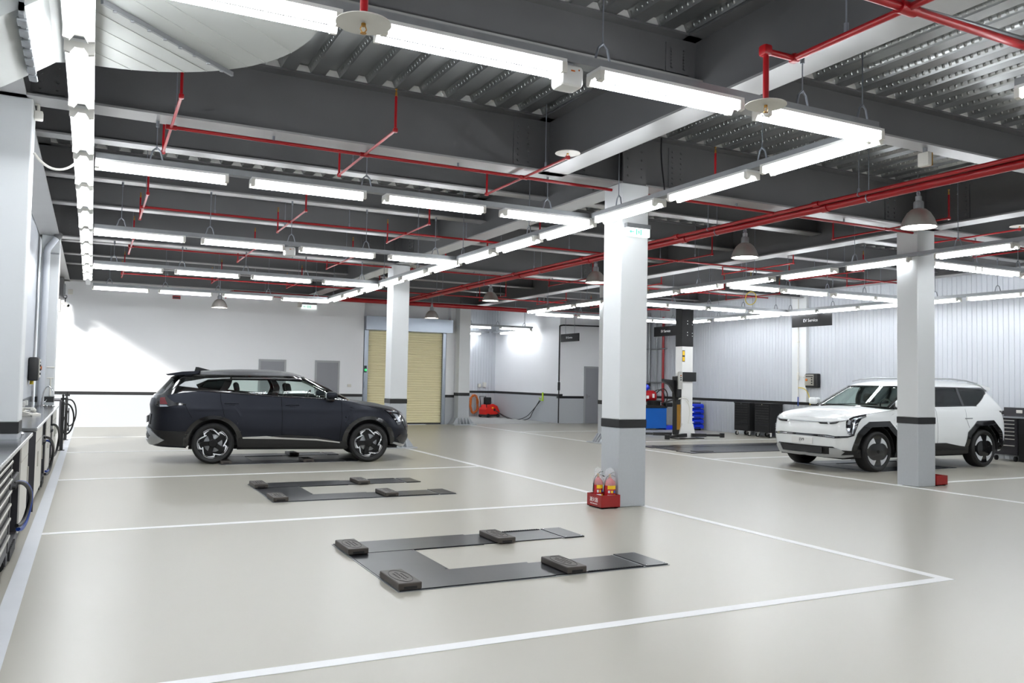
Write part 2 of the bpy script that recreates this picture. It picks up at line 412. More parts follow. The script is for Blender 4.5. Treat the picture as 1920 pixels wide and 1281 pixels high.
# columns: white above, black band, grey below, dark steel head
def column(x0, x1, y0, y1, gusset=None, head=True):
    c = empty('column', ((x0+x1)/2, (y0+y1)/2, 0)); c['kind'] = 'structure'
    hx, hy = (x1-x0)/2, (y1-y0)/2
    MB().rbox(-hx, hx, -hy, hy, 1.08, GZ, .012).build('column_casing', 'colw', c)
    MB().box(-hx-.003, hx+.003, -hy-.003, hy+.003, .98, 1.08).build('black_band', 'band', c)
    MB().rbox(-hx, hx, -hy, hy, 0, .98, .012).build('grey_casing', 'dado', c)
    mb = MB().box(-hx+.03, hx-.03, -hy+.02, -hy+.05, GZ, DECK_Z).box(-hx+.03, hx-.03, hy-.05, hy-.02, GZ, DECK_Z).box(-.015, .015, -hy+.05, hy-.05, GZ, DECK_Z)
    for sx in (-1, 1):
        for k in range(5): mb.cyl((sx*(hx-.1), -hy+.02, GZ+.1+k*.11), (sx*(hx-.1), -hy, GZ+.1+k*.11), .015, n=6)
    mb.build('steel_head', 'steel', c)
    if gusset:
        g = MB()
        g.box(-hx-.2, hx+.2, -hy-.2, hy+.2, .001, .03)
        for i in range(4):
            t = -hx + .03 + i*(2*hx-.06)/3
            for s in (-1, 1):
                g.prism([(s*hy, .03), (s*(hy+.18), .03), (s*(hy+.16), .07), (s*(hy+.03), .24), (s*hy, .24)], t-.012, t+.012, 'yz')
                g.prism([(s*hx, .03), (s*(hx+.18), .03), (s*(hx+.16), .07), (s*(hx+.03), .24), (s*hx, .24)], t-.012, t+.012, 'xz')
        g.build('base_gusset', 'dado', c)
    return c
column(5.87, 6.28, 8.66, 9.06)
column(11.56, 11.97, 8.80, 9.18)
column(5.90, 6.29, 17.62, 18.02, True)
column(11.55, 11.95, 17.6, 18.0, True)
column(11.06, 11.47, 25.9, 26.28, True)
struct('column', MB().rbox(18.2, 18.31, 17.45, 18.0, 1.07, 4.2, .01, 1), 'colw')
column(-.98, -.57, 8.78, 9.18)
column(-.90, -.60, 17.5, 17.9)

# doors in the back wall
def door(name, x0, x1, zt, handle_side=1):
    d = empty(name, ((x0+x1)/2, YB, 0)); d['kind'] = 'structure'; hw = (x1-x0)/2
    MB().box(-hw, -hw+.06, -.025, .02, 0, zt).box(hw-.06, hw, -.025, .02, 0, zt).box(-hw+.06, hw-.06, -.025, .02, zt-.06, zt).build('door_frame', 'doorframe', d)
    MB().box(-hw+.06, hw-.06, -.008, .02, .01, zt-.06).build('door_leaf', 'doorgrey', d)
    MB().cyl((handle_side*(hw-.13), -.008, 1.0), (handle_side*(hw-.13), -.05, 1.0), .012).cyl((handle_side*(hw-.13), -.05, 1.0), (handle_side*(hw-.24), -.05, 1.0), .011).box(handle_side*(hw-.13)-.02, handle_side*(hw-.13)+.02, -.014, -.008, .93, 1.07).build('door_handle', 'chrome', d)
door('door_2', 4.57, 5.40, 2.04); door('door_3', 6.30, 7.09, 2.05); door('door_4', 16.25, 17.15, 2.1, -1)
# roller shutter
d = empty('door_1', (9.45, YB, 0)); d['kind'] = 'structure'; d['label'] = 'closed cream roller shutter door under a grey steel shutter box'
mb = MB(); n = 38; z = .05; hs = 3.03/n; pts = []
for i in range(n):
    for k in range(5): pts.append((.135 - .022*math.sin(PI*k/4)**.7, z + hs*k/4*.92))
    z += hs
vs = []; fs = []
for (y, zz) in pts: vs += [(-1.42, y, zz), (1.19, y, zz)]
for i in range(len(pts)-1): fs.append((2*i, 2*i+1, 2*i+3, 2*i+2))
mb.add(vs, fs); mb.box(-1.42, 1.19, .15, .17, .02, 3.08); mb.build('shutter_curtain', 'shutter', d)
MB().box(-1.42, 1.19, .11, .17, .0, .05).build('bottom_bar', 'black', d)
MB().box(-1.56, -1.42, .02, .2, 0, 3.08).build('guide_rail', 'boxsteel', d); MB().box(1.19, 1.30, .02, .2, 0, 3.08).build('guide_rail', 'boxsteel', d)
MB().box(-1.58, 1.44, -.22, .21, 3.09, 3.53).build('shutter_box', 'boxsteel', d)
MB().box(-1.545, -1.475, -.03, .02, 1.70, 1.92).build('signal_box', 'black', d); bm_ = MB(); bm_.lathe([(0, -.03), (.035, -.02), (.045, 0)], (-1.51, -.03, 1.78), 'y', 14); bm_.build('signal_lamp', 'green', d, smooth=True)
MB().box(-1.54, -1.47, -.02, .02, 1.2, 1.4).build('switch_box', 'boxsteel', d)
# ------------------------------------------------------------------ light rails and twin tube lights
def make_tube_light():
    """local x along the tubes, top of the housing at z 0"""
    t = empty('tube_light')
    MB().prism([(-.085, 0), (.085, 0), (.085, -.022), (.03, -.05), (-.03, -.05), (-.085, -.022)], -.61, .61, 'yz').build('housing', 'white', t)
    for s in (-1, 1):
        MB().cyl((-.575, s*.056, -.068), (.575, s*.056, -.068), .019, n=10).build('tube', 'tube', t, smooth=.9)
    for s in (-1, 1):
        mb = MB()
        mb.prism([(-.085, -.02), (.085, -.02), (.085, -.085), (.05, -.092), (.025, -.055), (-.025, -.055), (-.05, -.092), (-.085, -.085)], s*.575, s*.612, 'yz')
        mb.build('lampholder', 'plastic', t)
    return t
TL = make_tube_light(); TL_used = [False]
RZ = 3.60
def hanger(parent, x, y, ztop, axis):
    mb = MB(); mb.cyl((x, y, .17), (x, y, ztop), .0055, n=6)
    for s in (-1, 1):
        dx, dy = (s*.06, 0) if axis == 'x' else (0, s*.06)
        mb.tube([(x, y, .19), (x+dx*.6, y+dy*.6, .155), (x+dx, y+dy, .06)], .009, 6)
    mb.cyl((x, y, ztop-.06), (x, y, ztop), .016, n=8)
    mb.build('hanger_rod', 'rod', parent)
def ztop_at(x, y):
    for (gy, hw, z) in [(8.85, .17, GZ), (17.7, .17, GZ), (25.95, .17, GZ)] + [(v, .13, SZ) for v in (11.07, 13.3, 15.5, 19.9, 22.1, 24.1, 3.3, .6)]:
        if abs(y-gy) < hw: return z
    for (gx, hw, c) in ((4.92, .17, lambda v: v < 8.8), (6.1, .17, lambda v: v > 8.8), (11.8, .17, lambda v: True), (-.78, .16, lambda v: True)):
        if abs(x-gx) < hw and c(y): return GZ
    return DECK_Z
def rail(axis, pos, a, c, starts, phrase, far, z=RZ, rods=None):
    """phrase names the rail, far says from where its lights are counted"""
    L = c - a
    o = MB()
    if axis == 'x': o.box(0, L, -.05, .05, 0, .005).box(0, L, -.05, -.045, .005, .06).box(0, L, .045, .05, .005, .06)
    else: o.box(-.05, .05, 0, L, 0, .005).box(-.05, -.045, 0, L, .005, .06).box(.045, .05, 0, L, .005, .06)
    loc = (a, pos, z) if axis == 'x' else (pos, a, z)
    r = o.build('light_rail', 'galv', loc=loc)
    tag(r, 'galvanised channel rail carrying tube lights, ' + phrase, 'light rail', 'galvanised light rails')
    if rods is None: rods = [a + .35 + i*(L-.7)/max(1, round(L/1.5)) for i in range(max(1, round(L/1.5))+1)]
    for u in rods:
        x, y = (u, pos) if axis == 'x' else (pos, u)
        hanger(r, x-loc[0], y-loc[1], ztop_at(x, y) - z - .001, axis)
    for i, s in enumerate(starts):
        loc = (s+.61, pos, z-.001) if axis == 'x' else (pos, s+.61, z-.001)
        lab = f'{ordinal(i)} twin tube light {far} on the {phrase}'
        if not TL_used[0]:
            TL_used[0] = True; TL.location = loc; TL.rotation_euler = (0, 0, 0 if axis == 'x' else PI/2); tag(TL, lab, 'tube light', 'twin tube lights')
        else:
            d = dup(TL, loc, 0 if axis == 'x' else PI/2, lab, 'twin tube lights')
    return r
X4 = [-.04, 1.41, 2.88, 4.33]
rail('x', 4.6, -.08, 5.53, X4, 'nearest cross rail', 'from left', rods=[-.04, 2.95, 4.75, 5.4])
rail('x', 8.93, -.04, 5.53, [-.04, 1.41, 2.86, 4.33], 'second cross rail of left bay', 'from left', rods=[.5, 2.65, 4.95])
rail('x', 13.27, -.04, 5.53, [-.04, 1.41, 2.88, 4.36], 'third cross rail of left bay', 'from left')
rail('x', 17.6, -.04, 5.53, [-.04, 1.40, 2.86, 4.33], 'fourth cross rail of left bay', 'from left')
rail('x', 21.75, -.04, 5.53, [-.05, 1.38, 2.86, 4.30], 'last cross rail of left bay', 'from left', z=3.57)
rail('y', -.14, 2.6, 22.0, [2.86, 4.30, 5.72, 7.17, 8.60, 10.03, 11.55, 13.0, 14.45, 15.9, 17.35, 18.8], 'long rail along the left wall', 'from camera', rods=[9.8, 12.6, 14.2, 16.5, 18.6, 20.9])
rail('y', 5.58, 4.62, 21.9, [4.62, 6.02, 7.48, 8.92, 10.32, 11.77, 13.22, 14.66, 16.1, 17.55, 19.0, 20.45], 'long rail passing extinguisher column', 'from camera', rods=[5.9, 8.3, 10.6, 13.0, 15.2, 17.3, 19.0, 21.5])
rail('y', 5.58, .5, 3.46, [.75, 2.22], 'short rail at top right corner', 'from camera', rods=[1.2, 3.1])
rail('y', 11.55, 1.2, 21.9, [1.4, 2.9, 4.35, 5.8, 7.22, 8.9, 10.42, 11.92, 13.4, 14.85, 16.3, 17.8, 19.25, 20.6], 'long rail by white car column', 'from camera', z=3.62, rods=[6.5, 8.1, 10.0, 12.4, 14.1, 16.2, 18.6, 20.7])
for yy, ph in ((.26, 'first added rail behind camera'), (-4.08, 'second added rail behind camera'), (-8.4, 'third added rail behind camera')):  # fill light: tube rails added out of view to brighten camera-facing surfaces
    rail('x', yy, -.08, 5.53, X4, ph + ' in left bay', 'from left', rods=[.9, 2.95, 4.2])
    rail('x', yy, 11.62, 16.95, [11.62, 13.02, 14.5, 15.76], ph + ' in right bay', 'from left', z=3.59)
rail('y', 5.58, -8.3, .1, [-8.2, -6.7, -5.25, -3.8, -2.4, -1.1], 'added long rail behind camera', 'from front wall', rods=[-7.5, -5.5, -3.5, -1.5])  # unseen long rails, added for the same fill light
rail('y', 11.55, -8.3, .1, [-8.2, -6.7, -5.25, -3.8, -2.4, -1.1], 'added right long rail behind camera', 'from front wall', z=3.62, rods=[-7.5, -5.5, -3.5, -1.5])
XR4 = [11.62, 13.02, 14.5, 15.76]
rail('x', 8.9, 11.62, 16.95, [11.98, 13.0, 14.45, 15.7][:1] + [13.0, 14.45, 15.73], 'first cross rail of right bay', 'from left', z=3.59)
rail('x', 13.1, 11.62, 16.95, [11.6, 13.0, 14.46, 15.74], 'second cross rail of right bay', 'from left', z=3.59)
rail('x', 17.0, 11.62, 16.95, [11.66, 12.9, 14.25, 15.7], 'third cross rail of right bay', 'from left', z=3.55)
rail('x', 21.5, 11.62, 16.95, [11.64, 13.05, 14.5, 15.74], 'last cross rail of right bay', 'from left', z=3.55)
rail('y', 17.0, 6.3, 21.6, [6.6, 8.0, 9.3, 10.46, 11.9, 13.3, 14.6, 15.9, 17.3, 18.7, 20.2], 'long rail along ribbed right wall', 'from camera', z=3.55)
rail('x', 27.6, 11.75, 14.75, [11.8, 13.4], 'dark rail crossing the rear alcove', 'from left', z=3.5, rods=[12.2, 13.3, 14.4])
rail('y', 14.85, 27.9, 31.3, [27.95, 29.2, 30.4][:2], 'rail beside the smooth alcove wall', 'from camera', z=3.48, rods=[28.4, 30.6])
rail('x', 31.35, 11.6, 14.7, [11.7, 13.1], 'rail before the ribbed alcove end wall', 'from left', z=3.48, rods=[12.0, 13.6])

def box_unit(x, y, z, label, grp=None):
    t = empty('emergency_light', (x, y, z), 0, label, 'emergency light', grp)
    MB().rbox(-.085, .085, -.075, .075, -.165, -.02, .03, 3).build('case', 'white', t, smooth=.5)
    MB().box(-.03, .03, -.03, .03, -.02, .0).build('bracket', 'galv', t)
    MB().box(-.015, .015, -.0755, -.073, -.07, -.06).box(.04, .05, -.0755, -.073, -.06, -.05).build('indicator', 'orange', t)
box_unit(2.68, 4.6, RZ-.001, 'white box unit under the nearest cross rail between two tube lights', 'white box units on rails')
box_unit(2.72, 13.27, RZ-.001, 'small white box unit under the third cross rail of left bay', 'white box units on rails')

# ------------------------------------------------------------------ high bay lamps
def make_high_bay(drop):
    t = empty('high_bay_lamp')
    MB().lathe([(.205, 0), (.198, .035), (.175, .10), (.13, .175), (.085, .215), (.06, .225), (.058, .222), (.08, .21), (.125, .17), (.17, .096), (.192, .033), (.199, 0), (.205, 0)], n=28).build('reflector', 'alu', t, smooth=.7)
    MB().lathe([(.0001, .232), (.055, .232), (.058, .225), (.058, .30), (.05, .315), (.036, .32), (.036, .375), (.02, .385), (.0001, .385)], n=18).build('lamp_neck', 'galv', t, smooth=.5)
    MB().tube([(.0, 0, .385), (.0, 0, .385+drop)], .008, 8).tube([(.03*math.cos(a), 0, .41+.03*math.sin(a)) for a in [i*PI/5 for i in range(10)]], .006, 6, closed=True).build('hook', 'rod', t)
    MB().lathe([(.0001, .012), (.10, .014), (.187, .02), (.187, .026), (.0001, .026)], n=24).build('lamp_lens', 'lampglow', t, smooth=.5)
    return t
hb = make_high_bay(.05)
for i, (x, y, z, lab) in enumerate([(8.8, 6.68, 3.47, 'nearest spun aluminium high bay lamp under the red main pipe'), (8.8, 9.66, 3.47, 'second nearest aluminium high bay lamp under the red main pipe'),
        (8.8, 13.86, 3.49, 'aluminium high bay lamp half hidden behind the extinguisher column'), (8.8, 18.7, 3.50, 'fourth aluminium high bay lamp along the red main pipe')]):
    if i == 0: hb.location = (x, y, z); tag(hb, lab, 'lamp', 'high bay lamps')
    else: dup(hb, (x, y, z), 0, lab, 'high bay lamps')
hb2 = make_high_bay(.21); hb2.location = (8.8, 22.7, 3.30); tag(hb2, 'small aluminium high bay lamp hanging before the cream roller shutter', 'lamp', 'high bay lamps')
hb3 = make_high_bay(1.05); hb3.location = (2.95, 23.0, 3.30); tag(hb3, 'single high bay lamp before the white back wall above the grey car', 'lamp', 'high bay lamps')

# ------------------------------------------------------------------ sprinkler pipes
def sprinkler(mb, x, y, z, up=1): mb.lathe([(.0001, .07), (.014, .07), (.014, .062), (.004, .055), (.012, .03), (.012, 0), (.016, -.005), (.0001, -.006)], (x, y, z), 'z', 10, up)
def main_pipe(x, z, r, y0, y1, label):
    t = empty('sprinkler_main_pipe', (x, y0, z), 0, label, 'pipe')
    L = y1 - y0
    MB().cyl((0, 0, 0), (0, L, 0), r, n=16).build('pipe', 'red', t, smooth=.6)
    u = 1.1
    while u < L: MB().cyl((0, u-.05, 0), (0, u+.05, 0), r+.014, n=16).build('coupling', 'red', t, smooth=.6); u += 3.0
    u = .6
    while u < L-.3:
        zt = ztop_at(x, y0+u) - z
        MB().cyl((0, u, r), (0, u, zt-.001), .006, n=6).tube([(r*1.08*math.cos(a), u, r*1.08*math.sin(a)) for a in [i*PI/6 for i in range(12)]], .009, 6, closed=True).cyl((0, u, r), (0, u, r+.05), .016, n=8).build('pipe_hanger', 'rod', t)
        u += 2.9
    return t
main_pipe(8.8, 3.965, .054, 1.0, 25.0, 'thick red sprinkler main pipe running front to back above the aisle')
main_pipe(8.62, 3.99, .024, 1.0, 25.0, 'thin red pipe running beside the thick red sprinkler main')
def plate_head(t, x, y, z):
    """white heat collector dish with a pendent sprinkler"""
    p = MB().lathe([(.0001, .012), (.05, .012), (.137, .0), (.139, -.006), (.13, -.006), (.05, .004), (.0001, .004)], (x, y, z), 'z', 28).build('collector_plate', 'plastic', t, smooth=.6)
    mb = MB(); mb.cyl((x, y, z-.004), (x, y, z-.018), .012, n=10)
    for s in (-1, 1): mb.tube([(x+s*.010, y, z-.018), (x+s*.016, y, z-.034), (x+s*.004, y, z-.052)], .003, 6)
    mb.cyl((x, y, z-.052), (x, y, z-.055), .016, n=10)
    o = mb.build('sprinkler_head', 'brass', t); o.parent = p
def branch(y, z, x0, x1, arms, phrase, cuts=(), plates=(), half=1.05, r=.018):
    t = empty('sprinkler_branch_pipe', (x0, y, z), 0, 'red sprinkler branch pipe with side arms, ' + phrase, 'pipe', 'red sprinkler branch pipes')
    segs = []; s = x0; cuts = sorted(list(cuts) + [(8.594, 8.856)])
    for (c0, c1) in cuts: segs.append((s, c0)); s = c1
    segs.append((s, x1))
    mb = MB()
    segs = [(a, c) for a, c in segs if c > a]
    for (a, c) in segs: mb.cyl((a-x0, 0, 0), (c-x0, 0, 0), r, n=12)
    for a in arms: mb.cyl((a-x0-.05, 0, 0), (a-x0+.05, 0, 0), r+.007, n=12)
    mb.build('pipe', 'red', t, smooth=.6)
    for k, a in enumerate(arms):
        if isinstance(half, (tuple, list)): h0, h1 = half
        else: h0 = h1 = half
        u = a - x0; zz = -.002
        mb = MB().cyl((u, -h0, zz), (u, h1, zz), .0145, n=10)
        ends = []
        for s, hh in ((-1, -h0), (1, h1)):
            mb.rbox(u-.022, u+.022, hh-.022, hh+.022, zz-.022, zz+.022, .009)
            if (k, s) not in plates: mb.cyl((u, hh, zz), (u, hh, .34), .0135, n=10)
        arm = mb.build('branch_arm', 'red', t, smooth=.6)
        for s, hh in ((-1, -h0), (1, h1)):
            if (k, s) in plates: plate_head(t, u, hh, .05)
            else:
                m2 = MB(); sprinkler(m2, u, hh, .345); o = m2.build('sprinkler_head', 'brass', arm)
        yy = .45 if k % 2 else -.55
        MB().cyl((u, yy, .02), (u, yy, ztop_at(a, y+yy)-z-.001), .005, n=6).cyl((u, yy, .015), (u, yy, .06), .014, n=8).build('pipe_hanger', 'rod', t)
    for i in range(int((x1-x0)/2.1)):
        u = 1.0 + i*2.1
        if any(c0-.2 < u+x0 < c1+.2 for c0, c1 in cuts): continue
        MB().cyl((u, 0, r), (u, 0, ztop_at(u+x0, y)-z-.001), .0055, n=6).cyl((u, 0, r-.005), (u, 0, r+.05), .014, n=8).build('pipe_hanger', 'rod', t)
    return t
A0 = [.62, 2.6, 4.58, 6.65, 10.95, 12.6, 14.6, 16.5]
branch(8.87, 4.0, .62, 17.0, A0, 'nearest one, level with the extinguisher column', cuts=((5.855, 6.295), (11.545, 11.985)), plates=((2, -1), (5, -1)))
branch(13.38, 4.0, .6, 17.0, [.6, 2.75, 4.7, 6.7, 10.42, 12.5, 14.5, 16.4], 'second nearest one, above the grey car')
branch(17.72, 4.0, .6, 17.0, [.6, 2.75, 4.7, 6.75, 10.5, 12.5, 14.5, 16.4], 'third nearest one', cuts=((5.885, 6.305), (11.535, 11.965)))
branch(22.2, 3.95, .6, 17.0, [.6, 2.75, 4.7, 6.75, 10.5, 12.5, 14.5, 16.4], 'rearmost one before the back wall', half=.9)
t = empty('sprinkler_branch_pipe', (.9, 3.34, 3.83), 0, 'red sprinkler pipe crossing the top right corner with two white dish heads below', 'pipe', 'red sprinkler branch pipes')
MB().cyl((0, 0, 0), (8.2, 0, 0), .027, n=12).cyl((3.33, 0, 0), (3.47, 0, 0), .042, n=12).build('pipe', 'red', t, smooth=.6)
MB().cyl((3.4, -.8, 0), (3.4, .9, 0), .024, n=12).rbox(3.37, 3.43, .87, .93, -.03, .03, .012).cyl((3.4, .9, 0), (3.14, .9, 0), .022, n=12).rbox(3.10, 3.17, .865, .935, -.035, .04, .014).cyl((3.14, .9, 0), (3.14, .9, -.36), .02, n=12).build('branch_arm', 'red', t, smooth=.6)
plate_head(t, 3.14, .9, -.37)
MB().cyl((.25, 0, 0), (.25, .66, 0), .022, n=12).rbox(.22, .28, .63, .69, -.03, .03, .012).cyl((.25, .66, 0), (.25, .66, -.5), .02, n=12).build('branch_arm', 'red', t, smooth=.6)
plate_head(t, .25, .66, -.51)
for u, v in ((3.4, .45), (6.2, 0)): MB().cyl((u, v, .02), (u, v, ztop_at(u+.9, 3.34+v)-3.831), .006, n=6).cyl((u, v, .02), (u, v, .08), .016, n=8).build('pipe_hanger', 'rod', t)
tag(MB().tube([(0, .06, .055), (.5, .04, .06), (1.2, .0, .045), (4, 0, .045)], .018, 10).build('conduit', 'galv', loc=(4.45, 3.34, 3.83), smooth=.6), 'grey flexible conduit strapped along the red pipe in the top right corner', 'conduit')
t = empty('sprinkler_header_pipe', (3.6, 25.2, 3.93), 0, 'thick red header pipe running along the back wall above the doors', 'pipe')
MB().cyl((0, 0, 0), (12.6, 0, 0), .07, n=16).tube([(0, 0, 0), (-.15, 0, -.05), (-.25, 0, -.14)], .07, 12).build('pipe', 'red', t, smooth=.6)
for u in (.9, 3.6, 6.4, 9.2, 11.8): MB().cyl((u, 0, .07), (u, 0, ztop_at(u+3.6, 25.2)-3.931), .006, n=6).build('pipe_hanger', 'rod', t)

# ------------------------------------------------------------------ ducts at the top left
t = empty('air_duct', (-.18, 5.18, 3.72), 0, 'large galvanised air duct elbow at the top left corner of the hall', 'duct')
R_, W_, H_ = 1.37, 1.15, .52
def duct_elbow():
    mb = MB(); n = 20; vs = []; fs = []
    for i in range(n+1):
        a = PI/2 - i*PI/2/n; c, s = math.cos(a), math.sin(a)
        for (r, z) in ((R_-W_, 0), (R_, 0), (R_, H_), (R_-W_, H_)): vs.append((r*c, r*s, z))
    for i in range(n):
        for k in range(4): fs.append((i*4+k, i*4+(k+1) % 4, i*4+4+(k+1) % 4, i*4+4+k))
    mb.add(vs, fs); mb.box(R_-W_, R_, -.86, 0, 0, DECK_Z-3.722)
    return mb
duct_elbow().build('elbow', 'duct', t, smooth=.5)
def seam(p, q, w, h, n='seam', m='duct'):
    p, q = Vector((*p, 0)), Vector((*q, 0)); d = (q-p).normalized(); s = Vector((-d.y, d.x, 0))*w
    mb = MB(); mb.add([p-s, p+s, q+s, q-s] + [v + Vector((0, 0, -h)) for v in (p-s, p+s, q+s, q-s)], [(0,1,2,3), (7,6,5,4), (0,4,5,1), (1,5,6,2), (2,6,7,3), (3,7,4,0)])
    return mb
# cross creases folded into the flat underside
mb = MB()
for k in (-.62, -.34, -.17, .17, .34, .51, .68):
    o = k*1.0; px = []
    for sgn in (-1, 1):
        lo, hi = 0, 2.2
        px.append(None)
    c0 = Vector((-o*.7071, o*.7071)); d_ = Vector((.7071, .7071))
    disc = R_*R_ - c0.length_squared
    tmax = math.sqrt(disc); rin = R_-W_
    tmin = math.sqrt(max(0, rin*rin - c0.length_squared)) if c0.length < rin else 0
    a_ = c0 + d_*max(tmin, abs(o)*1.02); b2 = c0 + d_*(tmax-.003)
    m2 = seam((a_.x, a_.y), (b2.x, b2.y), .0025, .003); mb.add(m2.v, m2.f)
mb.build('crease', 'duct', t)
a_ = Vector((.7071, .7071))
m2 = seam((a_.x*(R_-W_), a_.y*(R_-W_)), (a_.x*(R_+.05), a_.y*(R_+.05)), .010, .030)
for k in range(8):
    q = a_*(R_-W_ + .1 + k*.14); m2.rbox(q.x-.012, q.x+.012, q.y-.012, q.y+.012, -.040, -.028, .004)
m2.build('joint_flange', 'galv', t)
# section from the elbow down towards the left wall
def duct_side():
    st = [(0, 0, H_), (-.12, -.02, H_), (-.28, -.14, H_-.10), (-.42, -.24, H_-.22), (-.55, -.32, H_-.30), (-.762, -.42, H_-.40)]
    mb = MB(); vs = []; fs = []
    for (x, zb, zt) in st: vs += [(x, R_-W_, zb), (x, R_, zb), (x, R_, zt), (x, R_-W_, zt)]
    for i in range(len(st)-1):
        for k in range(4): fs.append((i*4+k, i*4+(k+1) % 4, i*4+4+(k+1) % 4, i*4+4+k))
    fs += [(0,1,2,3), tuple(len(vs)-4+k for k in (3,2,1,0))]
    return mb.add(vs, fs)
duct_side().build('side_section', 'duct', t)
mb = MB(); mb.box(-.262, -.235, R_-W_-.04, R_+.04, -.17, -.10).box(-.262, -.235, R_-W_-.04, R_-W_-.004, -.15, H_).box(-.262, -.235, R_+.004, R_+.04, -.15, H_)
for k in range(7): mb.rbox(-.275, -.222, R_-W_+.02+k*.17, R_-W_+.12+k*.17, -.185, -.165, .006)
mb.build('joint_flange', 'galv', t)

# small fittings under the beams
t = empty('loudspeaker_box', (8.45, 6.33, 4.306), 0, 'cream box with brown back under a beam near the nearest high bay lamp', 'loudspeaker')
MB().rbox(-.04, .03, -.07, .07, -.22, -.06, .012).build('case', 'plastic', t, smooth=.5); MB().box(.03, .05, -.065, .065, -.215, -.065).box(.05, .058, -.035, .035, -.16, -.11).build('back_plate', 'brass', t); MB().box(-.01, .02, -.02, .02, -.06, 0).build('bracket', 'galv', t)
t = empty('dome_sensor', (6.5, 8.62, 3.93), 0, 'white round sensor hanging on a black cable right of the extinguisher column', 'sensor')
MB().lathe([(.0001, .02), (.04, .02), (.06, .0), (.062, -.02), (.03, -.035), (.0001, -.036)], n=20).build('dome', 'plastic', t, smooth=.7)
MB().box(-.03, .03, -.02, .02, .02, .075).tube(bez((.03, 0, .04), (.09, 0, .1), (.1, 0, .02), (.05, 0, .02), 8), .005, 6).build('bracket', 'rod', t)
MB().tube(bez((0, 0, .07), (-.02, 0, .3), (-.06, .02, .45), (-.02, .05, .79), 10), .010, 8).build('cable', 'black', t)
tag(MB().tube(bez((-.565, 9.05, 3.62), (-.45, 9.1, 3.45), (-.3, 9.05, 3.45), (-.195, 9.0, 3.575), 12), .012, 8).build('white_cable', 'plastic', smooth=.6), 'white cable sagging from the left column to the long light rail', 'cable')
t = empty('junction_box', (-.555, 8.95, 3.95), 0, 'small white angled fitting on the left column below the duct', 'junction box')
MB().rbox(-.014, .06, -.05, .05, -.04, .04, .012).build('case', 'plastic', t, smooth=.5); MB().tube([(.02, 0, .035), (.02, 0, .10), (-.014, 0, .12)], .014, 8).build('arm', 'plastic', t)
# ------------------------------------------------------------------ cars
def lerp_tab(tab, v):
    if v <= tab[0][0]: return tab[0][1]
    for (a, b), (c, d) in zip(tab, tab[1:]):
        if v <= c: return b + (d-b)*(v-a)/(c-a)
    return tab[-1][1]
class Skin:
    """body surface: a closed rounded outline at every height (nose xf, tail xr, half width w); p runs 0 at the nose to 1 at the tail"""
    def __init__(s, xf, xr, w, rf, nf, rr, nr, bow=0.0, bulges=()): s.xf, s.xr, s.wt, s.rf, s.nf, s.rr, s.nr, s.bow, s.bulges = xf, xr, w, rf, nf, rr, nr, bow, bulges
    def at(s, p, z):
        xf = lerp_tab(s.xf, z); xr = lerp_tab(s.xr, z); w = lerp_tab(s.wt, z)
        L = xf - xr; rf = min(s.rf, L*.45); rr = min(s.rr, L*.45)
        if p < .25:
            th = p/.25*PI/2; x = xf - rf*(1 - max(0, math.cos(th))**(2/s.nf)); y = w*max(0, math.sin(th))**(2/s.nf)
        elif p > .75:
            th = (1-p)/.25*PI/2; x = xr + rr*(1 - max(0, math.cos(th))**(2/s.nr)); y = w*max(0, math.sin(th))**(2/s.nr)
        else:
            u = (p-.25)/.5; x = (xf-rf) + u*((xr+rr)-(xf-rf)); y = w
        y *= 1 - s.bow*(x/2.3)**2
        for (bx, bz, sx, sz, amp) in s.bulges: y += amp*math.exp(-((x-bx)/sx)**2-((z-bz)/sz)**2)*min(1, y/(.6*w+1e-6))
        return x, y, z
    def p_x(s, x, z):
        lo, hi = 0, 1
        for _ in range(36):
            m = (lo+hi)/2
            if s.at(m, z)[0] > x: lo = m
            else: hi = m
        return (lo+hi)/2
    def p_y(s, y, z, front=True):
        lo, hi = (0, .25) if front else (1, .75)
        for _ in range(36):
            m = (lo+hi)/2
            if s.at(m, z)[1] < y: lo = m
            else: hi = m
        return (lo+hi)/2
    def off(s, p, z, d):
        e = 2e-3; p = min(1, max(0, p))
        a = s.at(p, z); b = s.at(min(1, p+e), z); c = s.at(max(0, p-e), z); u = s.at(p, z+e); l = s.at(p, z-e)
        t = Vector(b) - Vector(c); v = Vector(u) - Vector(l); n = t.cross(v)
        if p < 1e-4 or p > 1-1e-4: n = Vector((1 if p < .5 else -1, 0, .0)) if abs(v.z) > abs(v.x) else Vector((0, 0, 1))
        n = n.normalized() if n.length > 1e-9 else Vector((0, 1, 0))
        if n.y < -1e-3: n = -n
        elif abs(n.y) <= 1e-3 and n.x*(1 if p < .5 else -1) < 0 and abs(n.x) > abs(n.z): n = -n
        return Vector(a) + n*d
def inside(pt, poly):
    x, y = pt; c = False; n = len(poly)
    for i in range(n):
        (x1, y1), (x2, y2) = poly[i], poly[i-1]
        if (y1 > y) != (y2 > y) and x < (x2-x1)*(y-y1)/(y2-y1)+x1: c = not c
    return c
def densify(poly, g, sx):
    out = []
    for i in range(len(poly)):
        a, b = poly[i], poly[(i+1) % len(poly)]
        n = max(1, int(math.hypot((a[0]-b[0])*sx, a[1]-b[1])/g + .5))
        out += [(a[0]+(b[0]-a[0])*k/n, a[1]+(b[1]-a[1])*k/n) for k in range(n)]
    return out
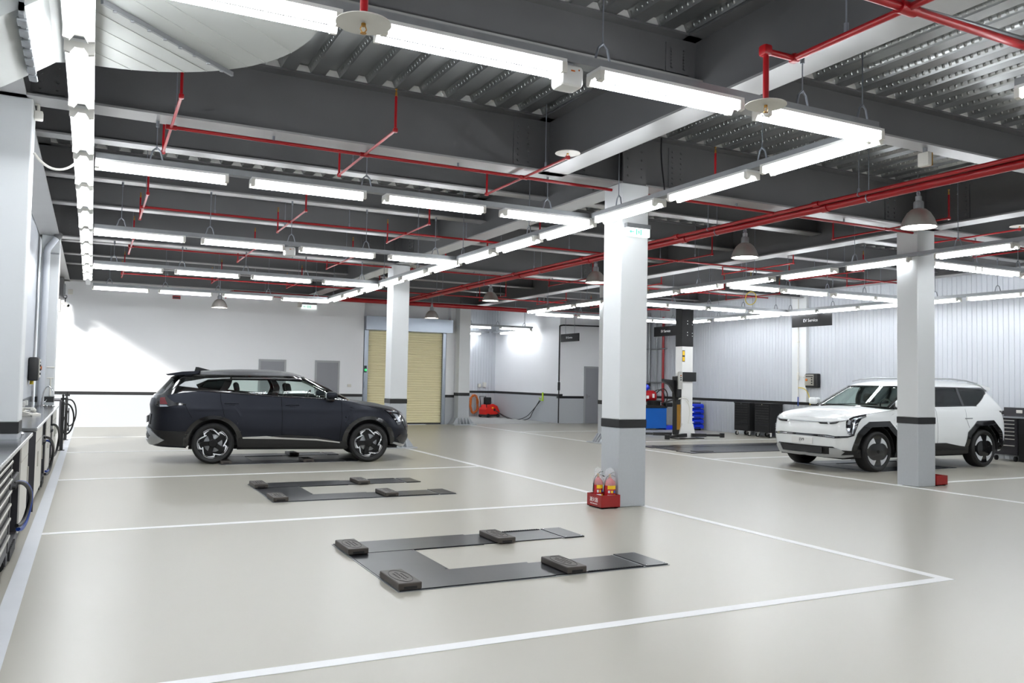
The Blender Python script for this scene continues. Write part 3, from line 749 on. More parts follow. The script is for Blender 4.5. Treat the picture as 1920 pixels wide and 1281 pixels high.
def patch(skin, outer, holes=(), off=.0, thick=.02, g=.06, sides=(1, -1), mb=None):
    """piece of the body surface bounded by a (p, z) outline, pushed out by off and given thickness"""
    sx = 5.2; mb = mb or MB()
    outer = densify(outer, g, sx); holes = [densify(h, g, sx) for h in holes]
    pts = []; edges = []
    for loop in [outer] + holes:
        o = len(pts); pts += loop; edges += [(o+i, o+(i+1) % len(loop)) for i in range(len(loop))]
    nb = len(pts)
    x0, x1 = min(p[0] for p in outer), max(p[0] for p in outer); z0, z1 = min(p[1] for p in outer), max(p[1] for p in outer)
    nx, nz = int((x1-x0)*sx/g)+1, int((z1-z0)/g)+1
    border = pts[:]
    for i in range(1, nx):
        for j in range(1, nz):
            q = (x0+(x1-x0)*i/nx, z0+(z1-z0)*j/nz)
            if inside(q, outer) and not any(inside(q, h) for h in holes) and all(((q[0]-b[0])*sx)**2+(q[1]-b[1])**2 > (g*.45)**2 for b in border): pts.append(q)
    V, E, F, _, _, _ = delaunay_2d_cdt([Vector((p[0]*sx, p[1])) for p in pts], edges, [], 0, 1e-6)
    V = [(v.x/sx, v.y) for v in V]; fs = []
    for f in F:
        c = (sum(V[i][0] for i in f)/len(f), sum(V[i][1] for i in f)/len(f))
        if inside(c, outer) and not any(inside(c, h) for h in holes): fs.append(tuple(f))
    cnt = {}
    for f in fs:
        for i in range(len(f)):
            k = (f[i], f[(i+1) % len(f)]); cnt[k] = 1
    rim = [(a, b) for (a, b) in cnt if (b, a) not in cnt]
    n = len(V)
    for s in sides:
        top = [skin.off(p, z, off) for p, z in V]; bot = [skin.off(p, z, off-thick) for p, z in V]
        if min(p for p, z in V) < 1e-5:
            for k, (p, z) in enumerate(V):
                if p < 1e-5: top[k].y = 0; bot[k].y = 0
        vs = [(q[0], q[1]*s, q[2]) for q in top] + [(q[0], q[1]*s, q[2]) for q in bot]
        ff = fs + [tuple(i+n for i in f[::-1]) for f in fs] + [(b, a, a+n, b+n) for a, b in rim]
        if s < 0: ff = [f[::-1] for f in ff]
        mb.add(vs, ff)
    return mb
def PX(sk, pts): return [(sk.p_x(x, z), z) for x, z in pts]
def PY(sk, pts): return [(sk.p_y(y, z), z) for y, z in pts]
def tub(sk, zs, zb, nlev=22, np_=(16, 110, 16)):
    """lower body with the wheel openings left out, closed by a crowned hood and rear deck"""
    P = [.25*i/np_[0] for i in range(np_[0])] + [.25+.5*i/np_[1] for i in range(np_[1])] + [.75+.25*i/np_[2] for i in range(np_[2]+1)]
    mb = MB(); grid = []
    for p in P:
        col = []
        for j in range(nlev+1):
            t = j/nlev; z = .5+.5*t
            for _ in range(8):
                x, y, _z = sk.at(p, z); z = lerp_tab(zb, x) + (lerp_tab(zs, x) - lerp_tab(zb, x))*t
            x, y, _z = sk.at(p, z); col.append((x, y, z))
        grid.append(col)
    n, m = len(P), nlev+1; vs = []; fs = []
    for s in (1, -1):
        o = len(vs)
        for c in grid: vs += [(x, s*y, z) for x, y, z in c]
        for i in range(n-1):
            for j in range(nlev):
                f = (o+i*m+j, o+(i+1)*m+j, o+(i+1)*m+j+1, o+i*m+j+1); fs.append(f if s < 0 else f[::-1])
    mb.add(vs, fs)
    K = 12
    def crown(x): return lerp_tab(zs_crown, x)
    zs_crown = tub.crown; vs = []; fs = []
    for c in grid:
        x, y, z = c[-1]
        for k in range(K+1):
            u = -1+2*k/K; vs.append((x + tub.bend*(1-u*u)*0, y*u, z + lerp_tab(zs_crown, x)*(1-abs(u)**2.4)))
    for i in range(n-1):
        for k in range(K): fs.append((i*(K+1)+k, (i+1)*(K+1)+k, (i+1)*(K+1)+k+1, i*(K+1)+k+1))
    mb.add(vs, fs); return mb
tub.bend = 0
def roof_cap(sk, z0, z1, n=10, np_=44):
    mb = MB(); rings = []
    for j in range(n+1):
        z = z0 + (z1-z0)*math.sin(PI/2*j/n)
        r = [sk.at(i/np_, z) for i in range(np_+1)]; rings.append([(x, y, z) for x, y, _ in r] + [(x, -y, z) for x, y, _ in r[-2:0:-1]])
    m = len(rings[0]); vs = [v for r in rings for v in r]; fs = []
    for j in range(n):
        for i in range(m): fs.append((j*m+i, j*m+(i+1) % m, (j+1)*m+(i+1) % m, (j+1)*m+i))
    fs.append(tuple(n*m+i for i in range(m))); fs.append(tuple(range(m-1, -1, -1)))
    return mb.add(vs, fs)
def make_wheel(R, Wd, rim_r, style, car, x, y, sgn, first=None):
    """tyre with its rim as sub-parts; local y points outwards times sgn"""
    if first:
        wl = first.copy(); COL.objects.link(wl); wl.parent = car; wl.location = (x, y, R)
        wl.rotation_euler = (0, 0, 0 if sgn > 0 else PI)
        for ch in first.children: c = ch.copy(); COL.objects.link(c); c.parent = wl
        return wl
    h = Wd/2
    prof = [(rim_r-.01, -h*.8), (rim_r+.01, -h*.96), (R-.04, -h), (R-.012, -h*.82), (R, -h*.6), (R, h*.6), (R-.012, h*.82), (R-.04, h), (rim_r+.02, h*.97), (rim_r-.005, h*.84), (rim_r-.012, h*.5), (rim_r-.012, -h*.7), (rim_r-.01, -h*.8)]
    wl = MB().lathe(prof, (0, 0, 0), 'y', 48).build('wheel', 'tyre', car, (x, y, R), smooth=.5)
    wl.rotation_euler = (0, 0, 0 if sgn > 0 else PI)
    MB().lathe([(rim_r-.012, -h*.7), (rim_r-.03, -h*.2), (rim_r-.035, h*.15), (.0001, h*.15)], (0, 0, 0), 'y', 40).build('rim_barrel', 'rimdark', wl, smooth=.5)
    MB().lathe([(.0001, h*.2), (.15, h*.2), (.155, h*.18), (.155, h*.1)], (0, 0, 0), 'y', 30).build('brake_disc', 'galv', wl, smooth=.5)
    rr = rim_r
    if style == 'swirl':
        mb = MB()
        for k in range(5):
            a = k*2*PI/5
            poly = [(.02, -.035), (rr*.62, -.045), (rr*.93, -.10), (rr*.95, -.02), (rr*.66, .035), (.02, .035)]
            q = [(r*math.cos(a)-t*math.sin(a), r*math.sin(a)+t*math.cos(a)) for r, t in poly]; mb.prism(q, h*.55, h*.80)
        mb.lathe([(.0001, h*.86), (.06, h*.86), (.075, h*.8), (.08, h*.55)], (0, 0, 0), 'y', 24)
        mb.lathe([(rr-.012, h*.86), (rr-.03, h*.82), (rr-.03, h*.5)], (0, 0, 0), 'y', 44)
        mb.build('rim_spokes', 'rimdark', wl)
        mb = MB()
        def pol(r, d): return (rr*r*math.cos(d), rr*r*math.sin(d))
        for k in range(5):
            a = -k*2*PI/5 + .3; D = lambda v: a - math.radians(v)
            path = [pol(.93, D(0)), pol(.955, D(12)), pol(.955, D(26)), pol(.945, D(38)), pol(.72, D(46)), pol(.68, D(39)), pol(.80, D(60)), pol(.93, D(72))]
            w_ = .010
            for (p, q) in zip(path, path[1:]):
                d = Vector((q[0]-p[0], q[1]-p[1])).normalized(); nrm = Vector((-d.y, d.x))*w_; e_ = d*.006
                mb.prism([(p[0]-nrm.x-e_.x, p[1]-nrm.y-e_.y), (q[0]-nrm.x+e_.x, q[1]-nrm.y+e_.y), (q[0]+nrm.x+e_.x, q[1]+nrm.y+e_.y), (p[0]+nrm.x-e_.x, p[1]+nrm.y-e_.y)], h*.78, h*.835)
            mb.prism([pol(.95, D(8)), pol(.955, D(20)), pol(.945, D(38)), pol(.78, D(44)), pol(.84, D(28))], h*.78, h*.832)
        mb.build('machined_inserts', 'rimsilver', wl)
    else:
        MB().lathe([(rr-.008, h*.84), (rr-.025, h*.8), (rr*.55, h*.9), (.06, h*.97), (.0001, h*.97)], (0, 0, 0), 'y', 40).build('wheel_cover', 'gloss', wl, smooth=.5)
        for c0 in (40, 140, 222, 318):
            mb = MB(); vs = []; o = []
            def P3(r, d, up): 
                rr_ = rr*r; yy = h*.9 - (rr_-rr*.55)/(rr*.40)*h*.10
                return (rr_*math.cos(math.radians(d)), yy+up, rr_*math.sin(math.radians(d)))
            s_ = 1 if c0 in (40, 222) else -1
            ds = [c0-27+54*i/8 for i in range(9)]
            inner = [.90 - .34*max(0, (0.5+s_*(d-c0)/54)) for d in ds]
            top = [P3(.925, d, .010) for d in ds] + [P3(r, d, .010) for r, d in zip(inner[::-1], ds[::-1])]
            bot = [P3(.925, d, -.006) for d in ds] + [P3(r, d, -.006) for r, d in zip(inner[::-1], ds[::-1])]
            n_ = len(top); mb.add(top+bot, [(i, i+1, n_-2-i, n_-1-i) for i in range(8)] + [(i, (i+1) % n_, n_+(i+1) % n_, n_+i) for i in range(n_)])
            mb.build('cover_blade', 'rimgrey', wl)
        MB().cyl((0, h*.965, 0), (0, h*.995, 0), .032, n=18).build('hub_cap', 'rimdark', wl)
    return wl
def arch_liner(cx, cz, r, ya, yb):
    a = [(cx+r*math.cos(t), cz+r*math.sin(t)) for t in [PI*1.02-i*PI*1.04/20 for i in range(21)]]; c = [(cx+(r-.012)*math.cos(t), cz+(r-.012)*math.sin(t)) for t in [-PI*.02+i*PI*1.04/20 for i in range(21)]]
    mb = MB(); n = 21
    for i in range(n-1): mb.prism([a[i], a[i+1], c[n-2-i], c[n-1-i]], min(ya, yb), max(ya, yb))
    mb.prism([a[0]] + a[1:] , min(ya, ya-.01), max(ya, ya-.01)); return mb
def make_seat(car, x, y, name='seat'):
    mb = MB(); tilt = Matrix.Translation((x, y, .62)) @ Matrix.Rotation(-.22, 4, 'Y')
    mb.rbox(-.06, .08, -.24, .24, 0, .60, .06, 3, tilt); mb.rbox(-.03, .07, -.13, .13, .63, .80, .045, 3, tilt); mb.rbox(0, .04, -.07, .07, .56, .68, .01, 1, tilt)
    mb.rbox(x, x+.52, y-.25, y+.25, .48, .66, .06, 3); mb.build(name, 'cabin', car, smooth=.7)
def interior(car, x0, x1, hw, z0, dash_x, seats, wheel_y):
    MB().box(x1, x0, -hw, hw, .30, .48).build('cabin_floor', 'cabin', car)
    MB().rbox(dash_x-.28, dash_x+.30, -hw+.04, hw-.04, z0-.32, z0-.02, .06, 3).build('dashboard', 'cabin', car, smooth=.6)
    c = Vector((dash_x-.42, wheel_y, z0-.02)); ax = Vector((.88, 0, -.47)); u = Vector((0, 1, 0)); v = ax.cross(u)
    mb = MB().tube([c+u*(.18*math.cos(a))+v*(.18*math.sin(a)) for a in [i*PI/12 for i in range(24)]], .016, 8, closed=True)
    mb.cyl(c, c+ax*.3, .03).tube([c-u*.17, c, c+u*.17], .014, 6); mb.build('steering_wheel', 'black', car, smooth=.8)
    for sx, sy in seats: make_seat(car, sx, sy)

# ---- matt grey five-door car, seen from its right side
car = empty('car', (3.385, 15.947, 0), math.radians(-8.11), 'matt dark grey five-door car parked side-on over the rear floor lift', 'car')
T = Skin([(.2,2.02),(.28,2.14),(.4,2.2),(.6,2.21),(.75,2.17),(.85,2.1),(.93,2.0),(1.0,1.85),(1.1,1.5),(1.2,1.2)],
 [(.2,-2.3),(.35,-2.42),(.45,-2.47),(.6,-2.44),(.85,-2.42),(1.0,-2.44),(1.1,-2.42),(1.2,-2.36),(1.3,-2.2)],
 [(.2,.83),(.3,.88),(.45,.905),(.6,.925),(.75,.92),(.9,.91),(.955,.914),(1.0,.90),(1.1,.875),(1.2,.845),(1.3,.80)],.75,2.3,.55,2.6,.045,[(1.343,.8,.5,.22,.03),(-1.343,.85,.55,.25,.03)])
G = Skin([(1.0,1.3),(1.1,1.1),(1.335,.67),(1.56,.17),(1.6,0.02),(1.635,-.2),(1.652,-.4)],[(1.0,-2.44),(1.147,-2.4),(1.5,-2.1),(1.56,-1.95),(1.6,-1.7),(1.635,-1.3),(1.652,-.9)],
 [(1.0,.875),(1.12,.845),(1.25,.79),(1.47,.675),(1.52,.64),(1.56,.56),(1.6,.45),(1.635,.28),(1.652,.03)],.5,2.3,.42,2.4,.05)
def arch_tab(cx, cz, r, base, n=24):
    out = [(cx-r-.002, base)]
    for i in range(n+1):
        a = PI - PI*i/n; out.append((cx+r*math.cos(a), max(base, cz+r*math.sin(a))))
    return out + [(cx+r+.002, base)]
WX, WR = 1.344, .352
zb = [(-2.6, .30), (-1.9, .28)] + arch_tab(-WX, .37, .42, .27) + [(-.8, .26), (.8, .26)] + arch_tab(WX, .37, .42, .27) + [(1.9, .27), (2.3, .24)]
zs = [(-2.5, 1.10), (-2.2, 1.15), (-1.9, 1.22), (-1.6, 1.25), (-1.2, 1.22), (-.25, 1.16), (.8, 1.12), (1.0, 1.10), (1.25, 1.06), (1.6, .99), (1.9, .92), (2.1, .84), (2.25, .78)]
tub.crown = [(-2.5, .0), (-2.0, .0), (.9, .0), (1.1, .03), (1.5, .055), (1.9, .06), (2.1, .03), (2.2, .0)]
tub(T, zs, zb).build('body', 'matte', car, smooth=.55)
# windows are holes in the upper shell
side_f = [(.80, 1.145), (-.29, 1.19), (-.33, 1.475), (.17, 1.468), (.40, 1.36)]
side_r = [(-.40, 1.20), (-1.16, 1.262), (-1.06, 1.465), (-.42, 1.477)]
side_q = [(-1.27, 1.272), (-1.60, 1.322), (-1.50, 1.425), (-1.18, 1.462)]
ws = [(0, 1.14), (.17, 1.17), (.165, 1.535), (0, 1.555)]
rg = [(1, 1.18), (.86, 1.20), (.865, 1.45), (1, 1.485)]
WINS = [PX(G, side_f), PX(G, side_r), PX(G, side_q)]
shell = patch(G, [(0, 1.06), (1, 1.06), (1, 1.53), (0, 1.53)], [ws, rg] + WINS, 0, .035, .05)
shell.build('upper_body', 'gloss', car, smooth=.55)
roof_cap(G, 1.529, 1.651).build('roof', 'matte', car, smooth=.7)
patch(G, PX(G, [(-1.98, 1.535), (-1.95, 1.50), (-1.4, 1.515), (-.3, 1.515), (.12, 1.492), (.55, 1.30), (.93, 1.135), (1.0, 1.14), (.72, 1.29), (.30, 1.475), (.05, 1.535)]), (), .006, .02).build('roof_side_rail', 'gloss', car, smooth=.6)
for nm, wpoly, mt in (('front_side_window', WINS[0], 'glass_clear'), ('rear_side_window', WINS[1], 'glass_clear'), ('quarter_window', WINS[2], 'glass_dark')):
    for s in (1, -1): patch(G, wpoly, (), -.012, .003, .09, (s,)).build(nm, mt, car, smooth=.7)
patch(G, ws, (), -.008, .003, .08).build('windscreen', 'glass_clear', car, smooth=.7); patch(G, rg, (), -.008, .003, .08).build('rear_window', 'glass_dark', car, smooth=.7)
for s in (1, -1):
    # chrome: waistline strip, sill strip, window top strip, rear pillar blade
    wl = MB(); pth = []
    for k in range(41):
        x = .96 - 2.60*k/40; z = lerp_tab(zs, x) + .014; q = G.off(G.p_x(x, z), z, .010); pth.append((q.x, s*max(q.y, G.at(G.p_x(x, z), z)[1]+.008), z))
    wl.tube(pth, .0085, 6); wl.build('waist_strip', 'chrome', car, smooth=.8)
    patch(G, PX(G, [(.14, 1.476), (-.33, 1.487), (-1.07, 1.475), (-1.07, 1.490), (-.33, 1.505), (.12, 1.492)]), (), .010, .014, .07, (s,)).build('window_top_strip', 'chrome', car)
    patch(G, PX(G, [(-1.62, 1.30), (-1.93, 1.335), (-1.84, 1.405), (-1.52, 1.468), (-1.10, 1.492), (-1.10, 1.476), (-1.47, 1.452), (-1.66, 1.36)]), (), .012, .016, .05, (s,)).build('pillar_blade', 'silver', car)
    patch(T, PX(T, [(.82, .352), (.4, .40), (-.2, .428), (-.86, .440), (-.86, .464), (-.45, .482), (-.2, .455), (.4, .430), (.82, .372)]), (), .026, .03, .06, (s,)).build('sill_strip', 'chrome', car)
    patch(T, PX(T, [(.96, .24), (-.95, .25), (-.92, .455), (-.5, .455), (-.1, .50), (.4, .465), (.75, .39), (.93, .37)]), (), .016, .04, .06, (s,)).build('sill_cladding', 'clad', car)
    patch(T, PX(T, [(-1.73, .56), (-1.76, .30), (-2.3, .36)]) + [(1, .33), (1, .64), (.93, .62), (.85, .57)], (), .014, .04, .06, (s,)).build('rear_bumper_cladding', 'clad', car)
    patch(T, [(.80, .415), (.84, .36), (.90, .33), (1, .34), (1, .42), (.91, .42), (.875, .47), (.93, .56), (1, .575), (1, .605), (.90, .59), (.845, .50)], (), .035, .04, .045, (s,)).build('rear_skid_frame', 'silver', car, smooth=.6)
    patch(T, [(1, .66), (.925, .66), (.925, .84), (1, .84)], (), .012, .02, .06, (s,)).build('plate_recess', 'black', car)
    # lamps
    patch(T, PX(T, [(-1.80, 1.03), (-1.81, 1.015), (-2.06, .985)]) + [(.80, .972), (.835, .968), (.872, 1.0), (.885, 1.165), (.86, 1.175)] + PX(T, [(-2.10, 1.135), (-2.0, 1.06)]), (), .010, .03, .04, (s,)).build('tail_lamp', 'gloss', car, smooth=.6)
    patch(T, [(.795, 1.02), (.835, 1.015), (.848, 1.125), (.82, 1.13)], (), .016, .02, .04, (s,)).build('tail_lens', 'tail', car, smooth=.6); patch(T, [(.79, .98), (.835, .975), (.838, 1.008), (.80, 1.008)], (), .016, .02, .04, (s,)).build('reversing_lens', 'lens', car, smooth=.6)
    patch(T, [(.165, .945), (.12, .935), (.085, .905), (.11, .80), (.14, .665), (.157, .664), (.168, .80)], (), .008, .03, .04, (s,)).build('headlamp', 'lensdark', car, smooth=.6)
    patch(T, [(.165, .93), (.10, .905), (.105, .885), (.158, .905)], (), .014, .02, .03, (s,)).build('headlamp_lens', 'lens', car); patch(T, [(.150, .87), (.128, .85), (.140, .72), (.150, .72)], (), .014, .02, .03, (s,)).build('headlamp_lens', 'lens', car)
    patch(T, [(0, .33), (.13, .33), (.165, .42), (.14, .50), (.12, .47), (0, .46)], (), .012, .03, .05, (s,)).build('front_bumper_cladding', 'clad', car)
    patch(T, [(0, .27), (.12, .275), (.175, .335), (.17, .36), (.11, .31), (0, .305)], (), .03, .04, .05, (s,)).build('front_skid_strip', 'silver', car)
    patch(T, [(0, .56), (.10, .56), (.12, .74), (.09, .84), (0, .84)], (), .008, .03, .06, (s,)).build('grille', 'gloss', car)
    # wheel arches
    for cx in (WX, -WX):
        o = [(cx+.485*math.cos(a), .37+.465*math.sin(a)) for a in [PI*1.04 - i*PI*1.08/28 for i in range(29)]]; q = [(cx+.405*math.cos(a), .37+.405*math.sin(a)) for a in [-PI*.04 + i*PI*1.08/28 for i in range(29)]]
        patch(T, PX(T, o+q), (), .014, .05, .05, (s,)).build('wheel_arch_trim', 'gloss', car, smooth=.5)
        arch_liner(cx, .37, .405, s*.64, s*.89).build('wheel_arch_liner', 'rubber', car)
    # door handles, mirrors, door gaps
    for hx, hz in ((-1.06, 1.04), (-.03, 1.02)):
        y = T.at(T.p_x(hx, hz), hz)[1]
        MB().rbox(hx-.125, hx+.125, s*(y+.008)-.014, s*(y+.008)+.014, hz-.004, hz+.022, .012, 2).rbox(hx-.05, hx+.06, s*y-.012, s*y+.012, hz-.035, hz-.005, .01, 2).build('door_handle', 'matte', car, smooth=.6)
    m = MB().rbox(.54, .74, s*.98-.10, s*.98+.10, 1.15, 1.27, .05, 3).build('door_mirror', 'matte', car, smooth=.8)
    MB().rbox(.56, .70, s*.90-.1, s*.90+.09, 1.105, 1.165, .02, 2).build('mirror_foot', 'black', m, smooth=.6); MB().rbox(.525, .545, s*.98-.08, s*.98+.08, 1.165, 1.255, .008, 2).build('mirror_glass', 'chrome', m)
    gaps = MB()
    for line in ([(-.225, 1.17), (-.21, 1.0), (-.20, .8), (-.20, .44)], [(.83, 1.10), (.84, .95), (.85, .80), (.83, .6), (.81, .37)], [(-1.25, 1.235), (-1.24, 1.1), (-1.20, .95), (-1.17, .82)], [(-1.82, 1.02), (-1.76, .9), (-1.70, .79)], [(1.02, 1.075), (1.3, 1.02), (1.6, .965)]):
        for (a, c) in zip(line, line[1:]):
            for k in range(4):
                x0, z0 = a[0]+(c[0]-a[0])*k/4, a[1]+(c[1]-a[1])*k/4; x1, z1 = a[0]+(c[0]-a[0])*(k+1)/4, a[1]+(c[1]-a[1])*(k+1)/4
                p0, p1 = T.off(T.p_x(x0, z0), z0, 0), T.off(T.p_x(x1, z1), z1, 0)
                gaps.cyl((p0.x, s*p0.y, p0.z), (p1.x, s*p1.y, p1.z), .0035, n=5)
    gaps.build('door_gap', 'gap', car)
MB().prism([(-2.13, 1.515), (-2.17, 1.535), (-1.9, 1.585), (-1.6, 1.605), (-1.65, 1.55), (-1.95, 1.52)], -.56, .56).build('roof_spoiler', 'matte', car)
MB().prism([(-1.72, 1.595), (-1.42, 1.615), (-1.50, 1.635), (-1.66, 1.675), (-1.70, 1.675)], -.022, .022).build('roof_fin_aerial', 'gloss', car)
MB().box(-1.75, 1.9, -.70, .70, .24, .28).build('undertray', 'rubber', car)
MB().rbox(-2.475, -2.455, -.25, .25, .68, .80, .006).build('number_plate', 'white', car)
interior(car, 1.3, -2.2, .70, 1.13, .72, [(.05, .38), (.05, -.38), (-.85, .36), (-.85, -.36)], .38)
w0 = make_wheel(WR, .235, .262, 'swirl', car, WX, -.815, -1)
for (x, y, s) in ((-WX, -.815, -1), (WX, .815, 1), (-WX, .815, 1)): make_wheel(WR, .235, .262, 'swirl', car, x, y, s, w0)

# ---- white car behind the right column, nose towards the left
car = empty('car', (14.335, 11.535, 0), math.radians(180.54), 'large white car parked behind the right column, nose to the left', 'car')
T = Skin([(.2,2.31),(.33,2.38),(.45,2.42),(.6,2.43),(.75,2.42),(.9,2.39),(.96,2.35),(1.02,2.24),(1.1,1.95),(1.2,1.55)],
 [(.2,-2.40),(.5,-2.5),(.9,-2.5),(1.05,-2.46),(1.2,-2.38),(1.3,-2.3)],
 [(.2,.89),(.4,.945),(.6,.972),(.8,.972),(1.0,.955),(1.1,.935),(1.2,.895),(1.3,.87)],.52,3.0,.5,3.0,.03,[(1.54,.8,.5,.25,.015),(-1.54,.8,.5,.25,.015)])
G = Skin([(1.0,1.42),(1.1,1.36),(1.17,1.28),(1.58,.5),(1.62,.40),(1.66,.2),(1.69,-.1),(1.71,-.4)],[(1.1,-2.46),(1.2,-2.38),(1.5,-2.08),(1.6,-2.02),(1.65,-1.85),(1.69,-1.5),(1.71,-1)],
 [(1.0,.93),(1.15,.905),(1.2,.89),(1.4,.82),(1.55,.765),(1.6,.725),(1.64,.63),(1.67,.48),(1.69,.3),(1.71,.02)],.38,2.6,.4,3.0,.02)
WX, WR = 1.535, .372
def poly_arch(c, base): return [(c-.50, base), (c-.495, .42), (c-.47, .66), (c-.24, .86), (c+.24, .85), (c+.47, .64), (c+.505, .42), (c+.51, base)]
zb = [(-2.6, .36)] + poly_arch(-WX, .30) + [(-.9, .28), (.9, .28)] + poly_arch(WX, .28) + [(2.15, .27), (2.5, .27)]
zs = [(-2.6, 1.14), (-2.2, 1.19), (-1.25, 1.20), (0, 1.18), (.9, 1.15), (1.27, 1.11), (1.85, 1.05), (2.1, 1.01), (2.3, .96), (2.45, .93)]
tub.crown = [(-2.5, .0), (.9, .0), (1.1, .05), (1.4, .075), (1.9, .08), (2.2, .05), (2.4, .02), (2.5, .0)]
tub(T, zs, zb).build('body', 'pearl', car, smooth=.55)
fw = [(.93, 1.185), (-.05, 1.195), (-.05, 1.545), (.42, 1.535)]; rw = [(-.16, 1.197), (-.95, 1.21), (-.93, 1.555), (-.16, 1.55)]; qw = [(-1.02, 1.212), (-1.38, 1.215), (-1.80, 1.46), (-1.86, 1.535), (-1.0, 1.555)]
WINS = [PX(G, q) for q in (fw, rw, qw)]
ws = [(0, 1.19), (.165, 1.185), (.16, 1.555), (0, 1.57)]; rg = [(1, 1.2), (.85, 1.2), (.86, 1.5), (1, 1.52)]
patch(G, [(0, 1.08), (1, 1.08), (1, 1.572), (0, 1.572)], [ws, rg] + WINS, 0, .035, .05).build('upper_body', 'gloss', car, smooth=.55)
roof_cap(G, 1.571, 1.708).build('roof', 'pearl', car, smooth=.7)
for nm, q, mt in (('front_side_window', WINS[0], 'glass_clear'), ('rear_side_window', WINS[1], 'glass_dark'), ('quarter_window', WINS[2], 'glass_dark')):
    for s in (1, -1): patch(G, q, (), -.004, .003, .09, (s,)).build(nm, mt, car, smooth=.7)
patch(G, ws, (), -.004, .003, .08).build('windscreen', 'glass_mid', car, smooth=.7); patch(G, rg, (), -.004, .003, .08).build('rear_window', 'glass_dark', car, smooth=.7)
for s in (1, -1):
    patch(G, PX(G, [(-1.42, 1.13), (-1.40, 1.215), (-1.80, 1.44), (-1.86, 1.475), (-2.2, 1.22), (-2.3, 1.1)]), (), .014, .02, .05, (s,)).build('rear_pillar_panel', 'pearl', car, smooth=.6)
    MB().tube([G.off(.176, 1.165, .012)*1, G.off(.176, 1.165, .012)]*0 or [(v.x, s*v.y, v.z) for v in [G.off(.185+.01*k/6, 1.16+.40*k/6, .012) for k in range(7)]], .006, 6).build('front_pillar_edge', 'chrome', car)
    patch(G, PX(G, [(.9, 1.10), (-1.42, 1.12), (-1.40, 1.195), (0, 1.18), (.9, 1.165)]), (), .014, .02, .08, (s,)).build('waist_panel', 'pearl', car, smooth=.6)
    for cx in (WX, -WX):
        o = [(cx-.585, .38), (cx-.56, .68), (cx-.285, .925), (cx+.245, .915), (cx+.53, .70), (cx+.605, .40)]; q = [(cx+.515, .40), (cx+.445, .64), (cx+.20, .815), (cx-.22, .825), (cx-.45, .64), (cx-.485, .38)]
        patch(T, PX(T, o+q), (), .018, .06, .05, (s,)).build('wheel_arch_trim', 'gloss', car, smooth=.5)
        arch_liner(cx, .37, .475, s*.64, s*.92).build('wheel_arch_liner', 'rubber', car)
    patch(T, PX(T, [(1.06, .27), (-1.06, .29), (-1.03, .41), (-.75, .44), (-.35, .50), (.55, .50), (.9, .42), (1.03, .42)]), (), .02, .05, .06, (s,)).build('sill_cladding', 'clad', car)
    patch(T, PX(T, [(1.0, .29), (-1.0, .29), (-1.0, .37), (1.0, .37)]), (), .035, .03, .08, (s,)).build('sill_lower_bar', 'clad', car)
    patch(T, PX(T, [(-2.02, .34), (-2.02, .48)]) + [(.86, .58), (1, .60), (1, .38)], (), .016, .05, .06, (s,)).build('rear_bumper_cladding', 'clad', car)
    patch(T, [(.87, .95), (.905, .95), (.915, .72), (.90, .72)], (), .012, .03, .04, (s,)).build('tail_lamp', 'tail', car); patch(T, [(.868, 1.12), (.88, 1.12), (.905, .95), (.89, .95)], (), .012, .03, .04, (s,)).build('tail_lamp_edge', 'gloss', car)
    # front: headlamp with its light signature, grille lines, bumper intake and skid frame
    patch(T, [(.1604, .955), (.1715, 1.0), (.2156, 1.05), (.2394, 1.008), (.2292, .962), (.206, .675), (.1748, .69), (.1583, .79), (.1542, .93)], (), .006, .03, .035, (s,)).build('headlamp', 'lensdark', car, smooth=.6)
    patch(T, [(.180, .972), (.2345, 1.012), (.2345, .992), (.215, .972), (.199, .94), (.190, .69), (.196, .69), (.206, .93), (.199, .968)][:0] or [(.183, .965), (.236, 1.008), (.2335, .985), (.205, .955), (.1975, .70), (.191, .70), (.1955, .945)], (), .014, .018, .03, (s,)).build('light_signature', 'lens', car)
    for (pa, za, pb, zb2) in ((.164, .93, .178, .86), (.166, .80, .180, .74), (.168, .72, .186, .70)): patch(T, [(pa, za), (pb, za), (pb, zb2), (pa, zb2)], (), .012, .012, .03, (s,)).build('lamp_cube', 'lens', car)
    patch(T, [(0, .898), (.09, .90), (.135, .925), (.16, .945), (.16, .935), (.13, .905), (.095, .885), (0, .88)], (), .010, .03, .05, (s,)).build('bonnet_light_bar', 'galv', car)
    patch(T, [(.035, .884), (.09, .890), (.125, .91), (.11, .872), (.085, .858), (.045, .856)], (), .012, .03, .05, (s,)).build('light_bar_end', 'gloss', car)
    patch(T, [(0, .665), (.075, .665), (.11, .648), (.17, .66), (.205, .695), (.205, .665), (.172, .63), (.108, .608), (.07, .62), (0, .628)], (), .010, .03, .05, (s,)).build('lower_grille_line', 'gloss', car)
    patch(T, [(.04, .648), (.075, .648), (.108, .634), (.108, .622), (.07, .632), (.04, .636)], (), .016, .03, .05, (s,)).build('grille_line_chrome', 'chrome', car)
    patch(T, [(0, .455), (.10, .455), (.125, .40), (.19, .395), (.24, .42), (.24, .27), (0, .27)], (), .008, .03, .05, (s,)).build('front_bumper_cladding', 'clad', car)
    patch(T, [(0, .262), (.14, .268), (.20, .30), (.20, .325), (.135, .315), (.155, .375), (.115, .435), (.085, .435), (.082, .318), (0, .318)], (), .022, .04, .04, (s,)).build('front_skid_frame', 'silver', car, smooth=.6)
    m = MB().rbox(.92, 1.06, s*1.03-.11, s*1.03+.11, 1.17, 1.31, .04, 3).build('door_mirror', 'pearl', car, smooth=.8)
    MB().rbox(.93, 1.03, s*.93-.06, s*.93+.04, 1.14, 1.20, .015, 2).build('mirror_foot', 'black', m, smooth=.6)
